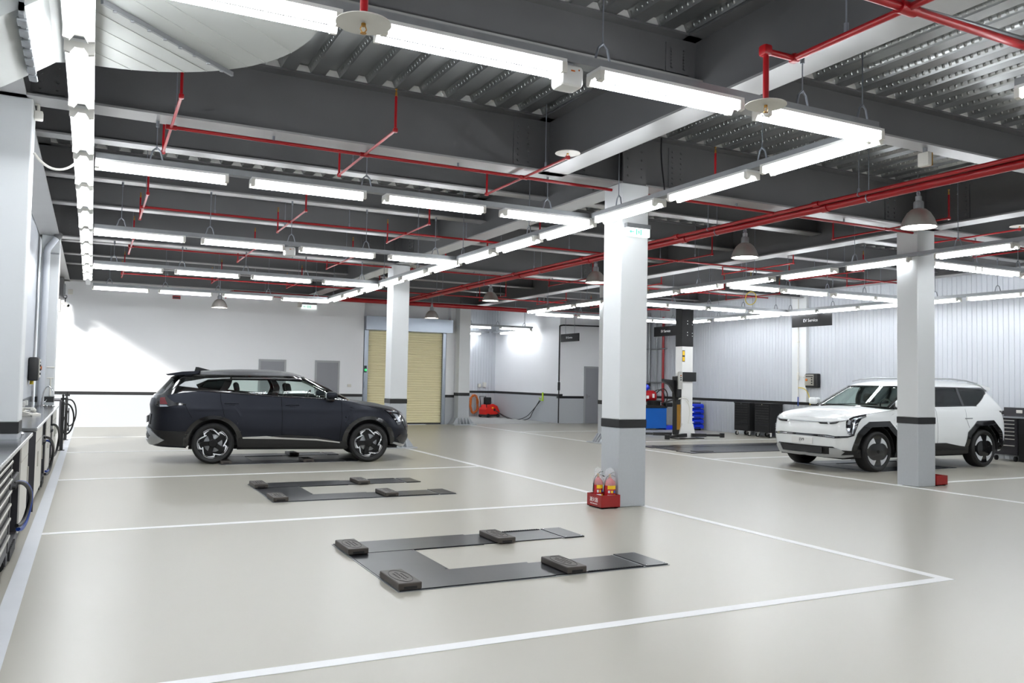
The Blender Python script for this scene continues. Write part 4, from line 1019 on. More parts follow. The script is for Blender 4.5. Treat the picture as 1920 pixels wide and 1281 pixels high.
    y = T.at(T.p_x(-1.05, .965), .965)[1]; MB().rbox(-1.16, -.94, s*(y+.004)-.008, s*(y+.004)+.008, .955, .98, .006).build('door_handle', 'silver', car); MB().rbox(-.02, .2, s*(y+.004)-.008, s*(y+.004)+.008, .955, .98, .006).build('door_handle', 'silver', car)
    pts = [(.35, 1.655), (.15, 1.70), (-.3, 1.735), (-1.0, 1.735), (-1.5, 1.705), (-1.8, 1.65)]
    MB().tube([(x, s*(.60 if 0 < i < 5 else .62), z) for i, (x, z) in enumerate(pts)], .016, 8).build('roof_rail', 'silver', car, smooth=.8)
    gaps = MB()
    for line in ([(1.27, 1.10), (1.6, 1.075), (1.9, 1.035)], [(1.27, 1.10), (1.05, 1.13)], [(-.10, 1.17), (-.10, .9), (-.10, .5)], [(.98, 1.12), (1.0, .9), (1.02, .78)], [(-1.0, 1.18), (-.98, .95), (-1.05, .78)]):
        for (a, c) in zip(line, line[1:]):
            for k in range(4):
                x0, z0 = a[0]+(c[0]-a[0])*k/4, a[1]+(c[1]-a[1])*k/4; x1, z1 = a[0]+(c[0]-a[0])*(k+1)/4, a[1]+(c[1]-a[1])*(k+1)/4
                p0, p1 = T.off(T.p_x(x0, z0), z0, .0), T.off(T.p_x(x1, z1), z1, .0); gaps.cyl((p0.x, s*p0.y, p0.z), (p1.x, s*p1.y, p1.z), .004, n=5)
    gaps.build('panel_gap', 'doorgrey', car)
MB().prism([(-1.75, 1.645), (-2.12, 1.575), (-2.12, 1.535), (-2.02, 1.50), (-1.9, 1.56)], -.70, .70).build('roof_spoiler', 'pearl', car)
MB().box(-2.2, 2.2, -.74, .74, .23, .29).build('undertray', 'rubber', car)
pl = MB().rbox(2.425, 2.440, -.25, .25, .475, .598, .005).build('number_plate', 'white', car)
text_mesh('plate_lettering', 'EV9', .078, 'black', pl, basis((0, 1, 0), (0, 0, 1), (1, 0, 0), (2.442, 0, .545)), .001)
MB().box(2.405, 2.425, -.46, .46, .325, .43).build('intake_mesh', 'black', car)
interior(car, 1.5, -2.2, .76, 1.17, 1.0, [(.25, .42), (.25, -.42), (-.75, .40), (-.75, -.40)], .42)
w0 = make_wheel(WR, .27, .29, 'blade', car, WX, .825, 1)
for (x, y, s) in ((-WX, .825, 1), (WX, -.825, -1), (-WX, -.825, -1)): make_wheel(WR, .27, .29, 'blade', car, x, y, s, w0)
# ------------------------------------------------------------------ floor lifts and their rubber blocks
def floor_lift(x0, y0, label, flip=1):
    t = empty('floor_lift', (x0, y0, 0), 0, label, 'car lift', 'flush floor lifts')
    sw, gap = .50, .85
    def screws(mb, pts):
        for (x, y) in pts: mb.cyl((x*flip, y, .010), (x*flip, y, .014), .009, n=8)
    MB().box(0, flip*.60, sw, sw+gap, .0, .009).build('bridge_plate', 'plate', t)
    for k, y in enumerate((0, sw+gap)):
        MB().box(0, flip*1.30, y, y+sw, .0, .012).build('platform_plate', 'plate', t)
        MB().box(flip*1.303, flip*2.15, y+.02, y+sw-.02, .0, .008).build('slide_plate', 'plate', t)
        mb = MB(); e = y+.008 if k == 0 else y+sw-.02
        for i in range(20): mb.box(flip*(1.62+i*.026), flip*(1.634+i*.026), e, e+.012, .004, .016)
        mb.box(flip*1.6, flip*2.15, e-.004, e, .0, .014).build('toothed_edge', 'plate', t)
        MB().box(flip*2.152, flip*2.175, y, y+sw, .0, .006).build('edge_strip', 'galv', t)
        mb = MB().box(flip*2.178, flip*2.40, y, y+sw, .0, .012); mb.build('end_plate', 'plate', t)
        mb = MB(); screws(mb, [(2.2, y+.03), (2.38, y+.03), (2.2, y+sw-.03), (2.38, y+sw-.03)]); mb.build('end_screw', 'chrome', t)
    mb = MB(); screws(mb, [(.02, sw+.03), (.02, sw+gap-.03), (.58, sw+.03), (.58, sw+gap-.03)]); mb.build('bridge_screw', 'chrome', t)
    MB().box(-flip*.012, 0, -.01, 2*sw+gap+.01, 0, .004).box(0, flip*2.41, -.014, -.002, 0, .004).box(0, flip*2.41, 2*sw+gap+.002, 2*sw+gap+.014, 0, .004).build('pit_frame', 'galv', t)
    return t
def make_block():
    t = empty('rubber_block')
    MB().rbox(-.09, .09, -.225, .225, 0, .052, .008, 2).build('block', 'block', t)
    mb = MB().tube([(.072*math.cos(a), .185*math.sin(a), .0518) for a in [i*PI/20 for i in range(40)]], .0032, 5, closed=True); mb.build('oval_emblem_ring', 'dark_lines', t)
    mb = MB()
    for k, (x, l) in enumerate(((-.03, .08), (.0, .12), (.03, .08))):
        mb.tube([(x+.006*math.sin(i*2.1+k), -l+2*l*i/14, .0520) for i in range(15)], .0028, 5)
    mb.build('raised_emblem', 'dark_lines', t)
    mb = MB().box(-.05, .05, -.2262, -.2248, .008, .026); mb.build('front_recess', 'rubber', t)
    return t
rb = make_block(); first = [True]
def blocks(x0, y0, names, where, zz=.0125):
    for (dx, dy), nm in zip(((.08, .215), (.08, 1.53), (1.50, .225), (1.52, 1.53)), names):
        lab = f'{nm} brown black rubber block on the {where}'
        loc = (x0+dx, y0+dy, zz if dx < 1 else .0085)
        if first[0]: first[0] = False; rb.location = loc; tag(rb, lab, 'rubber block', 'rubber lifting blocks')
        else: dup(rb, loc, 0, lab, 'rubber lifting blocks')
floor_lift(2.05, 5.80, 'dark flush floor lift nearest the camera, nothing parked on it')
floor_lift(2.05, 10.42, 'dark flush floor lift between the nearest one and the grey car')
floor_lift(2.05, 15.05, 'dark flush floor lift under the matt grey car')
N4 = ['front left', 'rear left', 'front right', 'rear right']
blocks(2.05, 5.80, N4, 'nearest floor lift'); blocks(2.05, 10.42, N4, 'middle floor lift'); blocks(2.05, 15.05, N4, 'floor lift under the grey car')
floor_lift(12.7, 10.65, 'dark flush floor lift under the large white car')
# wide wheel-alignment lift left of the white car
t = empty('floor_lift', (11.9, 14.7, 0), 0, 'long dark flush floor plate in the empty bay beyond the white car', 'car lift')
MB().box(0, 4.6, 0, .55, 0, .011).build('platform_plate', 'plate', t); MB().box(.1, 4.6, .57, 1.45, 0, .008).build('bridge_plate', 'plate', t); MB().box(0, 4.6, 1.47, 2.05, 0, .011).build('platform_plate', 'plate', t)
MB().box(.3, .75, .16, .42, .011, .022).build('turn_plate', 'black', t); MB().box(.3, .75, 1.62, 1.88, .011, .022).build('turn_plate', 'black', t)
mb = MB()
for i in range(5):
    for y in (.08, .47, 1.55, 1.97): mb.cyl((.5+i*.9, y, .011), (.5+i*.9, y, .015), .012, n=8)
mb.build('plate_screw', 'chrome', t)

# ------------------------------------------------------------------ fire extinguishers at the column foot
def red_box(x0, x1, y0, y1, h, label, text):
    t = empty('extinguisher_box', ((x0+x1)/2, (y0+y1)/2, 0), 0, label, 'box')
    a, c = (x1-x0)/2, (y1-y0)/2; k = .006
    MB().box(-a, a, -c, c, .012, .02).box(-a, -a+k, -c, c, .012, h).box(a-k, a, -c, c, .012, h).box(-a+k, a-k, -c, -c+k, .012, h).box(-a+k, a-k, c-k, c, .012, h).build('tray', 'boxred', t)
    MB().box(-a+.02, -a+.05, -c+.02, c-.02, 0, .012).box(a-.05, a-.02, -c+.02, c-.02, 0, .012).build('foot', 'black', t)
    if text:
        text_mesh('box_lettering', '滅火器', .062, 'signwhite', t, basis((0, -1, 0), (0, 0, 1), (-1, 0, 0), (-a-.0005, .005, h*.58)), .001)
        text_mesh('box_small_lettering', 'FIRE EXTINGUISHER', .018, 'signwhite', t, basis((0, -1, 0), (0, 0, 1), (-1, 0, 0), (-a-.0005, .005, h*.30)), .001)
    return t
red_box(5.585, 5.862, 8.60, 8.92, .165, 'red extinguisher box with white lettering at the nearest white column', True)
red_box(11.99, 12.26, 8.80, 9.06, .16, 'plain red box behind the right column, partly hidden', False)
def bag_mat():
    m = bpy.data.materials.new('clear_bag'); m.use_nodes = True; nt = m.node_tree; nt.nodes.clear(); N = nt.nodes; L = nt.links
    o = N.new('ShaderNodeOutputMaterial'); t = N.new('ShaderNodeBsdfTransparent'); d = N.new('ShaderNodeBsdfDiffuse'); x = N.new('ShaderNodeMixShader'); n = N.new('ShaderNodeTexNoise'); r = N.new('ShaderNodeMapRange')
    n.inputs['Scale'].default_value = 40; r.inputs[3].default_value = .05; r.inputs[4].default_value = .45; d.inputs[0].default_value = (.9, .92, .94, 1)
    L.new(n.outputs['Fac'], r.inputs[0]); L.new(r.outputs[0], x.inputs[0]); L.new(t.outputs[0], x.inputs[1]); L.new(d.outputs[0], x.inputs[2]); L.new(x.outputs[0], o.inputs[0]); return m
M['bag'] = bag_mat()
def extinguisher(x, y, r, h, label, rz):
    t = empty('fire_extinguisher', (x, y, .021), rz, label, 'fire extinguisher', 'fire extinguishers in the red box')
    MB().lathe([(.0001, 0), (r*.9, 0), (r, .012), (r, h*.80), (r*.93, h*.87), (r*.66, h*.94), (r*.32, h), (r*.32, h+.012), (.0001, h+.012)], n=28).build('cylinder', 'extred', t, smooth=.7)
    def band(z0, z1, a0, a1, m, name):
        n = 14; vs = []; fs = []
        for i in range(n+1):
            a = a0+(a1-a0)*i/n
            for rr in (r+.0008, r+.002): vs += [(rr*math.cos(a), rr*math.sin(a), z0), (rr*math.cos(a), rr*math.sin(a), z1)]
        for i in range(n): o = 4*i; fs += [(o+2, o+6, o+7, o+3), (o, o+1, o+5, o+4), (o+1, o+3, o+7, o+5), (o, o+4, o+6, o+2)]
        MB().add(vs, fs).build(name, m, t)
    c = -PI*.62
    band(h*.62, h*.75, c-.75, c+.85, 'yellow', 'instruction_label'); band(h*.30, h*.42, c-.75, c+.25, 'signwhite', 'maker_label'); band(h*.30, h*.42, c+.27, c+.85, 'yellow', 'date_label')
    for k, (d, m) in enumerate(((-.5, 'signwhite'), (.0, 'yellow'), (.5, 'blue'))): band(h*.48, h*.57, c+d-.17, c+d+.17, m, 'class_symbol')
    mb = MB().cyl((0, 0, h+.01), (0, 0, h+.05), .016, n=12); mb.build('valve', 'brass', t)
    MB().tube([(0, 0, h+.045), (.04, 0, h+.065), (.09, 0, h+.07)], .005, 6).tube([(0, 0, h+.03), (.05, 0, h+.03), (.12, 0, h+.005)], .006, 6).build('lever', 'black', t)
    MB().tube(bez((-.012, 0, h+.03), (-.04, .01, h+.03), (-r-.006, .02, h-.02), (-r-.008, .02, h*.5), 12), .006, 8).build('hose', 'black', t, smooth=.8)
    MB().lathe([(r+.006, h*.75), (r+.008, h*.92), (r*.9, h+.03), (r*.75, h+.10), (r*.2, h+.13)], n=16).build('clear_bag', 'bag', t, smooth=.9)
extinguisher(5.665, 8.80, .060, .34, 'red fire extinguisher farther left in the red box', .3); extinguisher(5.782, 8.715, .074, .335, 'red fire extinguisher with fully visible yellow label, right in the red box', .2)

# ------------------------------------------------------------------ signs
def ev_sign(x, ya, yb, z0, z1, zr, label):
    yc = (ya+yb)/2; hw = abs(ya-yb)/2; h = z1-z0
    t = empty('hanging_sign', (x, yc, z0), 0, label, 'sign', 'black hanging signs')
    MB().rbox(-.02, .02, -hw, hw, 0, h, .004, 1).build('board', 'signblack', t)
    text_mesh('sign_lettering', 'EV Service', h*.36, 'signwhite', t, basis((0, -1, 0), (0, 0, 1), (-1, 0, 0), (-.0205, .02, h*.5)), .001)
    for s in (-.5, .5): MB().cyl((0, s*hw, h), (0, s*hw, zr-z0), .006, n=6).build('hanger', 'rod', t)
ev_sign(17.0, 16.80, 15.44, 3.115, 3.44, 3.499, 'black hanging sign reading EV Service, nearest to the white car')
ev_sign(17.0, 23.03, 21.70, 3.10, 3.425, SZ-.001 if False else DECK_Z-.001, 'black hanging sign reading EV Service beside the two-post lift')
ev_sign(15.05, 25.95, 24.72, 2.94, 3.22, DECK_Z-.001, 'smallest black hanging sign reading EV Service, before the rear grey door')
def exit_sign(x, y, z, wd, h, label, bracket):
    t = empty('exit_sign', (x, y, z), 0, label, 'exit sign', 'lit exit signs')
    MB().box(-wd/2, wd/2, -.06, -.001, 0, h).build('lit_box', 'exitface', t)
    MB().box(-wd/2-.008, wd/2+.012, -.065, -.001, h, h+.055).build('top_rail', 'galv', t)
    m = MB(); yy0, yy1 = -.0625, -.0605; k = h
    m.prism([(-.42*wd, .5*k), (-.33*wd, .72*k), (-.33*wd, .56*k), (-.20*wd, .56*k), (-.20*wd, .44*k), (-.33*wd, .44*k), (-.33*wd, .28*k)], yy0, yy1)
    m.box(-.12*wd, -.075*wd, yy0, yy1, .16*k, .86*k).box(.075*wd, .12*wd, yy0, yy1, .16*k, .86*k).build('exit_arrow_and_door', 'exitgreen', t)
    m = MB(); m.cyl((.01*wd, yy0, .78*k), (.01*wd, yy1, .78*k), .06*k, n=10)
    m.prism([(-.02*wd, .68*k), (.03*wd, .68*k), (.03*wd, .42*k), (-.01*wd, .42*k)], yy0, yy1).prism([(-.01*wd, .44*k), (.02*wd, .44*k), (-.035*wd, .18*k), (-.05*wd, .2*k)], yy0, yy1).prism([(.0, .44*k), (.03*wd, .44*k), (.055*wd, .2*k), (.04*wd, .18*k)], yy0, yy1).prism([(-.02*wd, .66*k), (-.05*wd, .5*k), (-.04*wd, .47*k), (-.005*wd, .6*k)], yy0, yy1)
    m.build('exit_figure', 'exitgreen', t)
    if bracket: MB().box(-wd/2-.12, -wd/2-.01, -.12, -.001, h*.3, h+.16).build('battery_case', 'plastic', t)
exit_sign(6.09, 8.66, 3.385, .34, .105, 'lit green exit sign high on the extinguisher column', False)
exit_sign(6.05, YB, 3.66, .46, .13, 'small lit exit sign high on the white back wall', True)
t = empty('wall_plaque', (2.15, YB, 3.74), 0, 'small dark red plaque high on the white back wall', 'plaque'); MB().box(-.10, .12, -.02, -.001, 0, .10).build('board', 'red', t); MB().box(-.08, .10, -.023, -.02, .02, .06).build('dark_panel', 'black', t)

# ------------------------------------------------------------------ left wall: benches, cabinets and hoses
FX = -.53                                                              # cabinet fronts
def caster(mb_parent, x, y, r=.045):
    MB().cyl((x, y-.014, r), (x, y+.014, r), r, n=16).build('caster_wheel', 'rubber', mb_parent, smooth=.5)
def drawer_tower(y0, y1, label, h=.885):
    t = empty('tool_cabinet', (-.73, (y0+y1)/2, 0), 0, label, 'cabinet'); hy = (y1-y0)/2
    MB().rbox(-.2, .185, -hy, hy, .11, h, .006, 1).build('carcass', 'cabdark', t)
    zs_ = [.13, .30, .43, .54, .64, .73, .80, .87]
    for a, c in zip(zs_, zs_[1:]):
        d_ = MB().box(.186, .200, -hy+.05, hy-.05, a+.006, c-.006).build('drawer', 'cabdark', t); MB().rbox(.2005, .222, -hy+.07, hy-.07, c-.034, c-.012, .004, 1).build('drawer_handle', 'handle', d_)
    for sx in (-.14, .14):
        for sy in (-hy+.08, hy-.08): caster(t, sx, sy, .052)
    MB().box(-.17, .17, -hy+.05, hy-.05, .104, .11).build('caster_plate', 'galv', t)
    return t
def white_cabinet(y0, y1, label, doors=1, apron=.72, xb=-.2):
    t = empty('bench_cabinet', (-.73, (y0+y1)/2, 0), 0, label, 'cabinet'); hy = (y1-y0)/2
    MB().box(xb, .18, -hy, hy, .09, .885).build('carcass', 'cabwhite', t)
    MB().box(max(-.2, xb), max(.14, xb+.008), -hy, hy, .0, .09).build('plinth', 'cabdark', t)
    MB().box(.181, .199, -hy+.004, hy-.004, apron+.004, .883).build('drawer_front', 'cabwhite', t)
    for i in range(doors):
        a = -hy + .004 + i*(2*hy-.004)/doors; c = -hy + (i+1)*(2*hy)/doors - .004
        d_ = MB().box(.181, .199, a, c, .094, apron-.004).build('door', 'cabwhite', t); MB().rbox(.1995, .212, c-.05, c-.035, .42, .60, .004, 1).build('door_handle', 'handle', d_)
    return t
def hose_bay(y0, y1, label, hoses=True, zt=.885):
    """open dark bay with a grey post and hanging hose loops"""
    t = empty('hose_bay', (-.73, (y0+y1)/2, 0), 0, label, 'hose cabinet'); hy = (y1-y0)/2
    MB().box(-.2, -.18, -hy, hy, .02, zt).box(-.18, .19, -hy, -hy+.02, .02, zt).box(-.18, .19, hy-.02, hy, .02, zt).box(-.18, .19, -hy+.02, hy-.02, .02, .12).build('bay_shell', 'cabdark', t)
    MB().box(.17, .2, -hy+.02, -hy+.10, .12, zt).build('front_post', 'cabdark', t)
    mb = MB(); mb.rbox(.0, .2, -hy+.14, hy-.08, .56, .66, .02, 2)
    for k in range(4): mb.cyl((.2, -hy+.2+k*.09, .61), (.225, -hy+.2+k*.09, .61), .018, n=10)
    mb.build('hose_manifold', 'black', t, smooth=.5)
    for k in range(9): pass
    mb = MB()
    for k in range(11): mb.box(.19, .206, -hy+.16+k*.05, -hy+.185+k*.05, .03, .115)
    mb.build('bottom_grille', 'black', t)
    return t
drawer_tower(5.4, 7.58, 'dark drawer cabinet on casters at the left edge of the view')
hose_bay(7.62, 8.66, 'open dark hose bay beside the nearest drawer cabinet')
white_cabinet(8.70, 9.66, 'white bench cabinet in front of the nearest left column', 1, .72, .166)
def worktop(y0, y1, label, cut=None):
    o = MB()
    x1 = FX+.03
    if cut: o.rbox(XL+.004, x1, y0, cut[0], .892, .93, .006, 1).rbox(cut[2], x1, cut[0], cut[1], .892, .93, .006, 1).rbox(XL+.004, x1, cut[1], y1, .892, .93, .006, 1)
    else: o.rbox(XL+.004, x1, y0, y1, .892, .93, .006, 1)
    return tag(o.build('worktop', 'stainless'), label, 'worktop')
worktop(5.3, 9.70, 'stainless worktop nearest the camera on the left', (8.75, 9.21, -.563))
worktop(10.45, 17.3, 'long stainless worktop carrying the telephone, second from camera')
def round_basin(x, y, r, label):
    t = empty('round_sink', (x, y, .931), 0, label, 'sink')
    MB().lathe([(r, 0), (r+.012, .004), (r+.006, .018), (r-.008, .016), (r-.02, .004), (r*.5, .002), (.0001, .002)], n=28).build('rim', 'chrome', t, smooth=.7)
    return t
round_basin(-.68, 9.45, .11, 'round steel sink rim at the end of the nearest worktop'); round_basin(-.68, 16.85, .13, 'round steel sink rim before the far left column')
MB_ = MB().box(XL+.004, -.57, 10.46, 10.485, .05, .885); tag(MB_.box(-.57, FX+.02, 10.46, 10.485, .02, .885).build('end_panel', 'cabdark'), 'dark end panel closing the long second bench', 'panel')
spec = [('w', 10.50, 12.35, 'first white bench cabinet of the long second bench', 2), ('h', 12.39, 13.45, 'open dark hose bay in the middle of the long second bench', 0), ('w', 13.49, 14.75, 'second white bench cabinet of the long second bench', 2), ('h', 14.79, 15.75, 'farther open dark hose bay of the long second bench', 0), ('w', 15.79, 17.28, 'last white bench cabinet, before the far left column', 2)]
for k, a, c, lab, n in spec:
    white_cabinet(a, min(c, 17.28), lab, n) if k == 'w' else hose_bay(a, c, lab)
def hose_loop(name, y, z, hh, ln, m, label, r=.014, x=FX+.035):
    """hose hanging in a loop in front of the cabinets"""
    p = bez((x-.03, y, z), (x+.05, y+.02, z+.03), (x+.08, y+ln*.4, z-hh*.3), (x+.055, y+ln*.5, z-hh*.6), 12) + bez((x+.055, y+ln*.5, z-hh*.6), (x+.03, y+ln*.6, z-hh), (x+.02, y+ln*.3, z-hh*1.1), (x-.01, y+ln*.1, z-hh), 12)[1:]
    tag(MB().tube(p, r, 10).build(name, m, smooth=.9), label, 'hose', 'bench hoses')
hose_loop('air_hose', 8.0, .62, .36, .9, 'black', 'black hose loop hanging from the nearest hose bay', .016); hose_loop('air_hose', 8.2, .60, .40, .75, 'bluehose', 'blue hose loop hanging from the nearest hose bay', .018)
hose_loop('air_hose', 12.8, .66, .5, 1.3, 'black', 'black hose loop hanging from the middle hose bay of the second bench', .018); hose_loop('air_hose', 13.0, .60, .42, 1.0, 'bluehose', 'blue hose loop hanging from the middle hose bay of the second bench', .014)
hose_loop('air_hose', 15.1, .70, .5, 1.5, 'black', 'black hose loop hanging from the farther hose bay of the second bench', .018)
# hose stands beyond the second bench
def hose_stand(y, label, h=.96):
    t = empty('hose_stand', (-.47, y, 0), 0, label, 'hose stand', 'black hose stands')
    MB().rbox(-.03, .03, -.03, .03, .012, h, .006, 1).box(-.06, .06, -.06, .06, 0, .012).build('post', 'black', t)
    MB().cyl((0, 0, h), (0, 0, h+.12), .018, n=10).cyl((-.04, 0, h+.05), (.06, 0, h+.05), .02, n=10).lathe([(.0001, .14), (.022, .13), (.022, .11), (.0001, .10)], (0, 0, h), 'z', 10).build('tap_head', 'rubber', t, smooth=.5)
    mb = MB().tube(bez((.03, 0, h-.05), (.20, .02, h), (.26, .1, h-.45), (.12, .1, h-.62), 14) + bez((.12, .1, h-.62), (.02, .1, h-.72), (-.02, .02, h-.5), (.03, -.02, h-.3), 10)[1:], .016, 8); mb.build('hose', 'black', t, smooth=.9)
    MB().cyl((.05, .12, .25), (.05, .12, .72), .012, n=8).cyl((.05, .12, .20), (.05, .12, .27), .024, .016, n=10).build('nozzle', 'black', t, smooth=.6)
hose_stand(18.6, 'nearer black hose stand at the end of the second bench'); hose_stand(21.4, 'farther black hose stand before the white back wall')
t = empty('side_table', (-.72, 20.2, 0), 0, 'dark framed table end beyond the second bench', 'table')
MB().box(-.2, .2, -.6, .6, .93, .96).build('table_top', 'cabdark', t)
for sx in (-.18, .18):
    for sy in (-.57, .57): MB().box(sx-.02, sx+.02, sy-.02, sy+.02, 0, .93).build('leg', 'cabdark', t)
# telephone, sockets, tap
t = empty('telephone', (-.745, 13.3, .931), -.5, 'pale grey desk telephone on the long stainless worktop', 'telephone')
MB().prism([(-.11, 0), (.11, 0), (.11, .025), (-.11, .075)], -.10, .10).build('base', 'plastic', t)
MB().rbox(-.10, -.02, -.115, -.045, .065, .115, .018, 3).rbox(-.10, .13, -.10, -.06, .085, .115, .016, 3).rbox(.08, .14, -.115, -.045, .05, .10, .018, 3).build('handset', 'plastic', t, smooth=.7)
mb = MB()
for i in range(3):
    for j in range(4): mb.box(-.05+j*.03, -.03+j*.03, -.02+i*.03, 0+i*.03, .05-j*.007, .062-j*.007)
mb.build('keypad', 'cabdark', t); MB().tube([(.12-.01*math.sin(i*1.7), -.12-.004*i, .02+.01*math.cos(i*1.7)) for i in range(26)], .004, 5).build('coiled_cord', 'plastic', t)
for i in range(5):
    o = empty('socket_outlet', (XL+.0205, 13.2+i*.62, .985), 0, f'{ordinal(i)} small white socket from camera along the left worktop back edge', 'socket', 'worktop sockets'); MB().rbox(-.012, .03, -.04, .04, 0, .085, .008, 2).build('plate', 'white', o); MB().box(.03, .033, -.012, .012, .025, .055).build('socket_face', 'plastic', o)
tag(MB().box(XL+.001, XL+.02, 10.5, 17.3, .931, 1.10).build('worktop_upstand', 'stainless'), 'stainless upstand along the left wall behind the second worktop', 'upstand')
t = empty('water_tap', (-.74, 16.6, .931), 0, 'chrome swan-neck tap before the far left column', 'tap')
MB().cyl((0, 0, 0), (0, 0, .09), .018, n=14).tube(bez((0, 0, .09), (0, 0, .36), (.10, -.02, .42), (.16, -.03, .27), 14), .011, 10).build('spout', 'chrome', t, smooth=.8); MB().tube([(0, 0, .06), (.05, .02, .09), (.07, .03, .12)], .007, 8).build('lever', 'chrome', t)
# downpipe on the far left column
t = empty('downpipe', (-.80, 17.39, .94), 0, 'white plastic downpipe in front of the far left column', 'pipe')
MB().tube([(0, 0, 0), (0, 0, 2.80), (.02, 0, 2.86), (.14, 0, 3.06)], .055, 14).build('pipe', 'panel', t, smooth=.8); MB().tube([(.14, 0, 3.06), (.185, 0, 3.12)], .066, 14).tube([(.185, 0, 3.12), (.19, -.02, 3.115)], .05, 12).build('dark_pipe', 'steel', t, smooth=.8)
MB().box(-.06, .19, .02, .05, 2.76, 2.785).build('pipe_clamp', 'galv', t)
tag(MB().cyl((-.73, 17.485, 1.62), (-.60, 17.485, 1.62), .012, n=8).cyl((-.66, 17.485, 1.10), (-.66, 17.485, 1.42), .014, n=8).cyl((-.72, 17.485, 1.42), (-.61, 17.485, 1.42), .010, n=8).build('white_conduit', 'plastic'), 'thin white conduit on the face of the far left column', 'conduit')
def control_box(x, y, z, face, label, wall):
    """wall box for an exhaust or charging post: grey panel with buttons on a black case"""
    t = empty('control_box', (x, y, z), 0, label, 'control box', 'wall control boxes'); f = face
    MB().rbox(min(0, f*.15), max(0, f*.15), -.24, .20, -.20, .20, .03, 3).build('case', 'black', t, smooth=.5)
    MB().box(f*.151, f*.165, -.13, .19, -.14, .17).build('front_panel', 'handle', t)
    for dz in (.06, -.01, -.08): MB().cyl((f*.165, -.07, dz), (f*.18, -.07, dz), .02, n=12).build('button', 'black', t)
    MB().cyl((f*.165, .12, .02), (f*.185, .12, .02), .035, n=14).build('rotary_switch', 'orange', t)
    MB().box(f*.1655, f*.167, -.11, .15, .10, .13).build('label_strip', 'cabdark', t)
    return t
control_box(XR-.0015, 17.25, 1.69, -1, 'black control box with grey button panel on the ribbed right wall', 'right')
t = control_box(-.945, 16.35, 1.58, 1, 'black wall box with a switch panel above the left bench', 'left'); MB().cyl((.05, -.05, -.26), (.05, -.05, -.2), .03, n=10).build('yellow_gland', 'yellowhose', t)
# air pipes under the right control box
t = empty('air_pipe', (18.165, 17.72, 1.2), 0, 'thin white air pipe down the right wall with a blue hose end', 'pipe')
MB().cyl((0, 0, .02), (0, 0, 3.0), .013, n=8).cyl((0, 0, .62), (-.05, -.25, .58), .010, n=8).rbox(-.03, .02, -.03, .03, .5, .66, .01, 1).build('pipe', 'plastic', t); MB().cyl((0, 0, -.25), (0, 0, .02), .014, n=8).build('blue_hose', 'bluehose', t)
for z in (.7, 1.6, 2.5): MB().rbox(-.02, .02, -.03, .03, z-.02, z+.02, .005, 1).build('clip', 'plastic', t)
tag(MB().tube(bez((18.16, 17.70, 1.48), (18.15, 17.5, 1.5), (XR-.04, 17.38, 1.45), (XR-.04, 17.36, 1.0), 12), .012, 8).build('air_hose', 'yellowhose', smooth=.9), 'yellow air hose under the right wall control box', 'hose')

# ------------------------------------------------------------------ far left corner fittings
t = empty('electric_panel', (-.84, 25.4, 3.49), 0, 'open grey electric panel high in the far left corner', 'electric panel')
MB().box(-.1, .1, -.3, .3, 0, .55).build('case', 'steel', t)
for i in range(4): MB().box(.1, .14, -.24+i*.13, -.15+i*.13, .1+.05*(i % 2), .40).build('relay', 'galv', t)
MB().tube(bez((.1, -.2, .05), (.2, -.1, -.1), (.2, .1, .2), (.12, .2, .1), 10), .01, 6).build('cable', 'black', t); MB().box(-.09, .04, -.25, .25, -.34, 0).build('lower_box', 'plastic', t)
t = empty('security_camera', (-.69, 25.2, 3.5), 0, 'white security camera under the far left corner panel', 'camera')
MB().cyl((0, 0, -.10), (0, 0, .02), .014, n=8).build('stalk', 'black', t); c_ = Vector((.10, -.09, -.05)).normalized(); MB().cyl(Vector((0, 0, -.16))-c_*.08, Vector((0, 0, -.16))+c_*.11, .045, n=16).rbox(-.06, .0, -.05, .05, -.21, -.10, .01, 1).build('body', 'plastic', t, smooth=.5); MB().cyl(Vector((0, 0, -.16))+c_*.11, Vector((0, 0, -.16))+c_*.125, .032, n=14).build('lens', 'black', t)
tag(MB().rbox(-.66, -.54, YB-.05, YB-.001, 3.70, 3.84, .01, 1).build('switch_box', 'plastic'), 'small beige box high on the white back wall, far left corner', 'box')
tag(MB().rbox(7.36, 7.48, YB-.02, YB-.001, 1.22, 1.31, .005, 1).build('socket_outlet', 'plastic'), 'small white outlet between the grey door and the roller shutter', 'socket')

# ------------------------------------------------------------------ rear alcove
t = empty('pressure_washer', (14.62, 31.0, .005), .3, 'red pressure washer on the floor in the rear alcove', 'pressure washer')
MB().prism([(-.34, .10), (.36, .10), (.40, .22), (.26, .46), (.02, .55), (-.22, .50), (-.36, .32)], -.22, .22).build('cover', 'washer', t)
MB().rbox(-.36, .40, -.24, .24, .04, .12, .02, 1).rbox(-.20, .0, -.14, .14, .53, .82, .03, 2).build('chassis', 'black', t)
for sx in (-.26, .28):
    for sy in (-.24, .24): MB().cyl((sx, sy-.025, .075), (sx, sy+.025, .075), .075, n=16).build('wheel', 'rubber', t)
MB().tube([(-.30, -.18, .4), (-.36, -.18, .85), (-.36, .18, .85), (-.30, .18, .4)], .016, 8).build('handle', 'black', t); MB().box(.05, .16, -.226, -.22, .26, .36).build('dial_panel', 'black', t); MB().box(-.05, .04, -.226, -.22, .36, .42).build('badge', 'yellow', t)
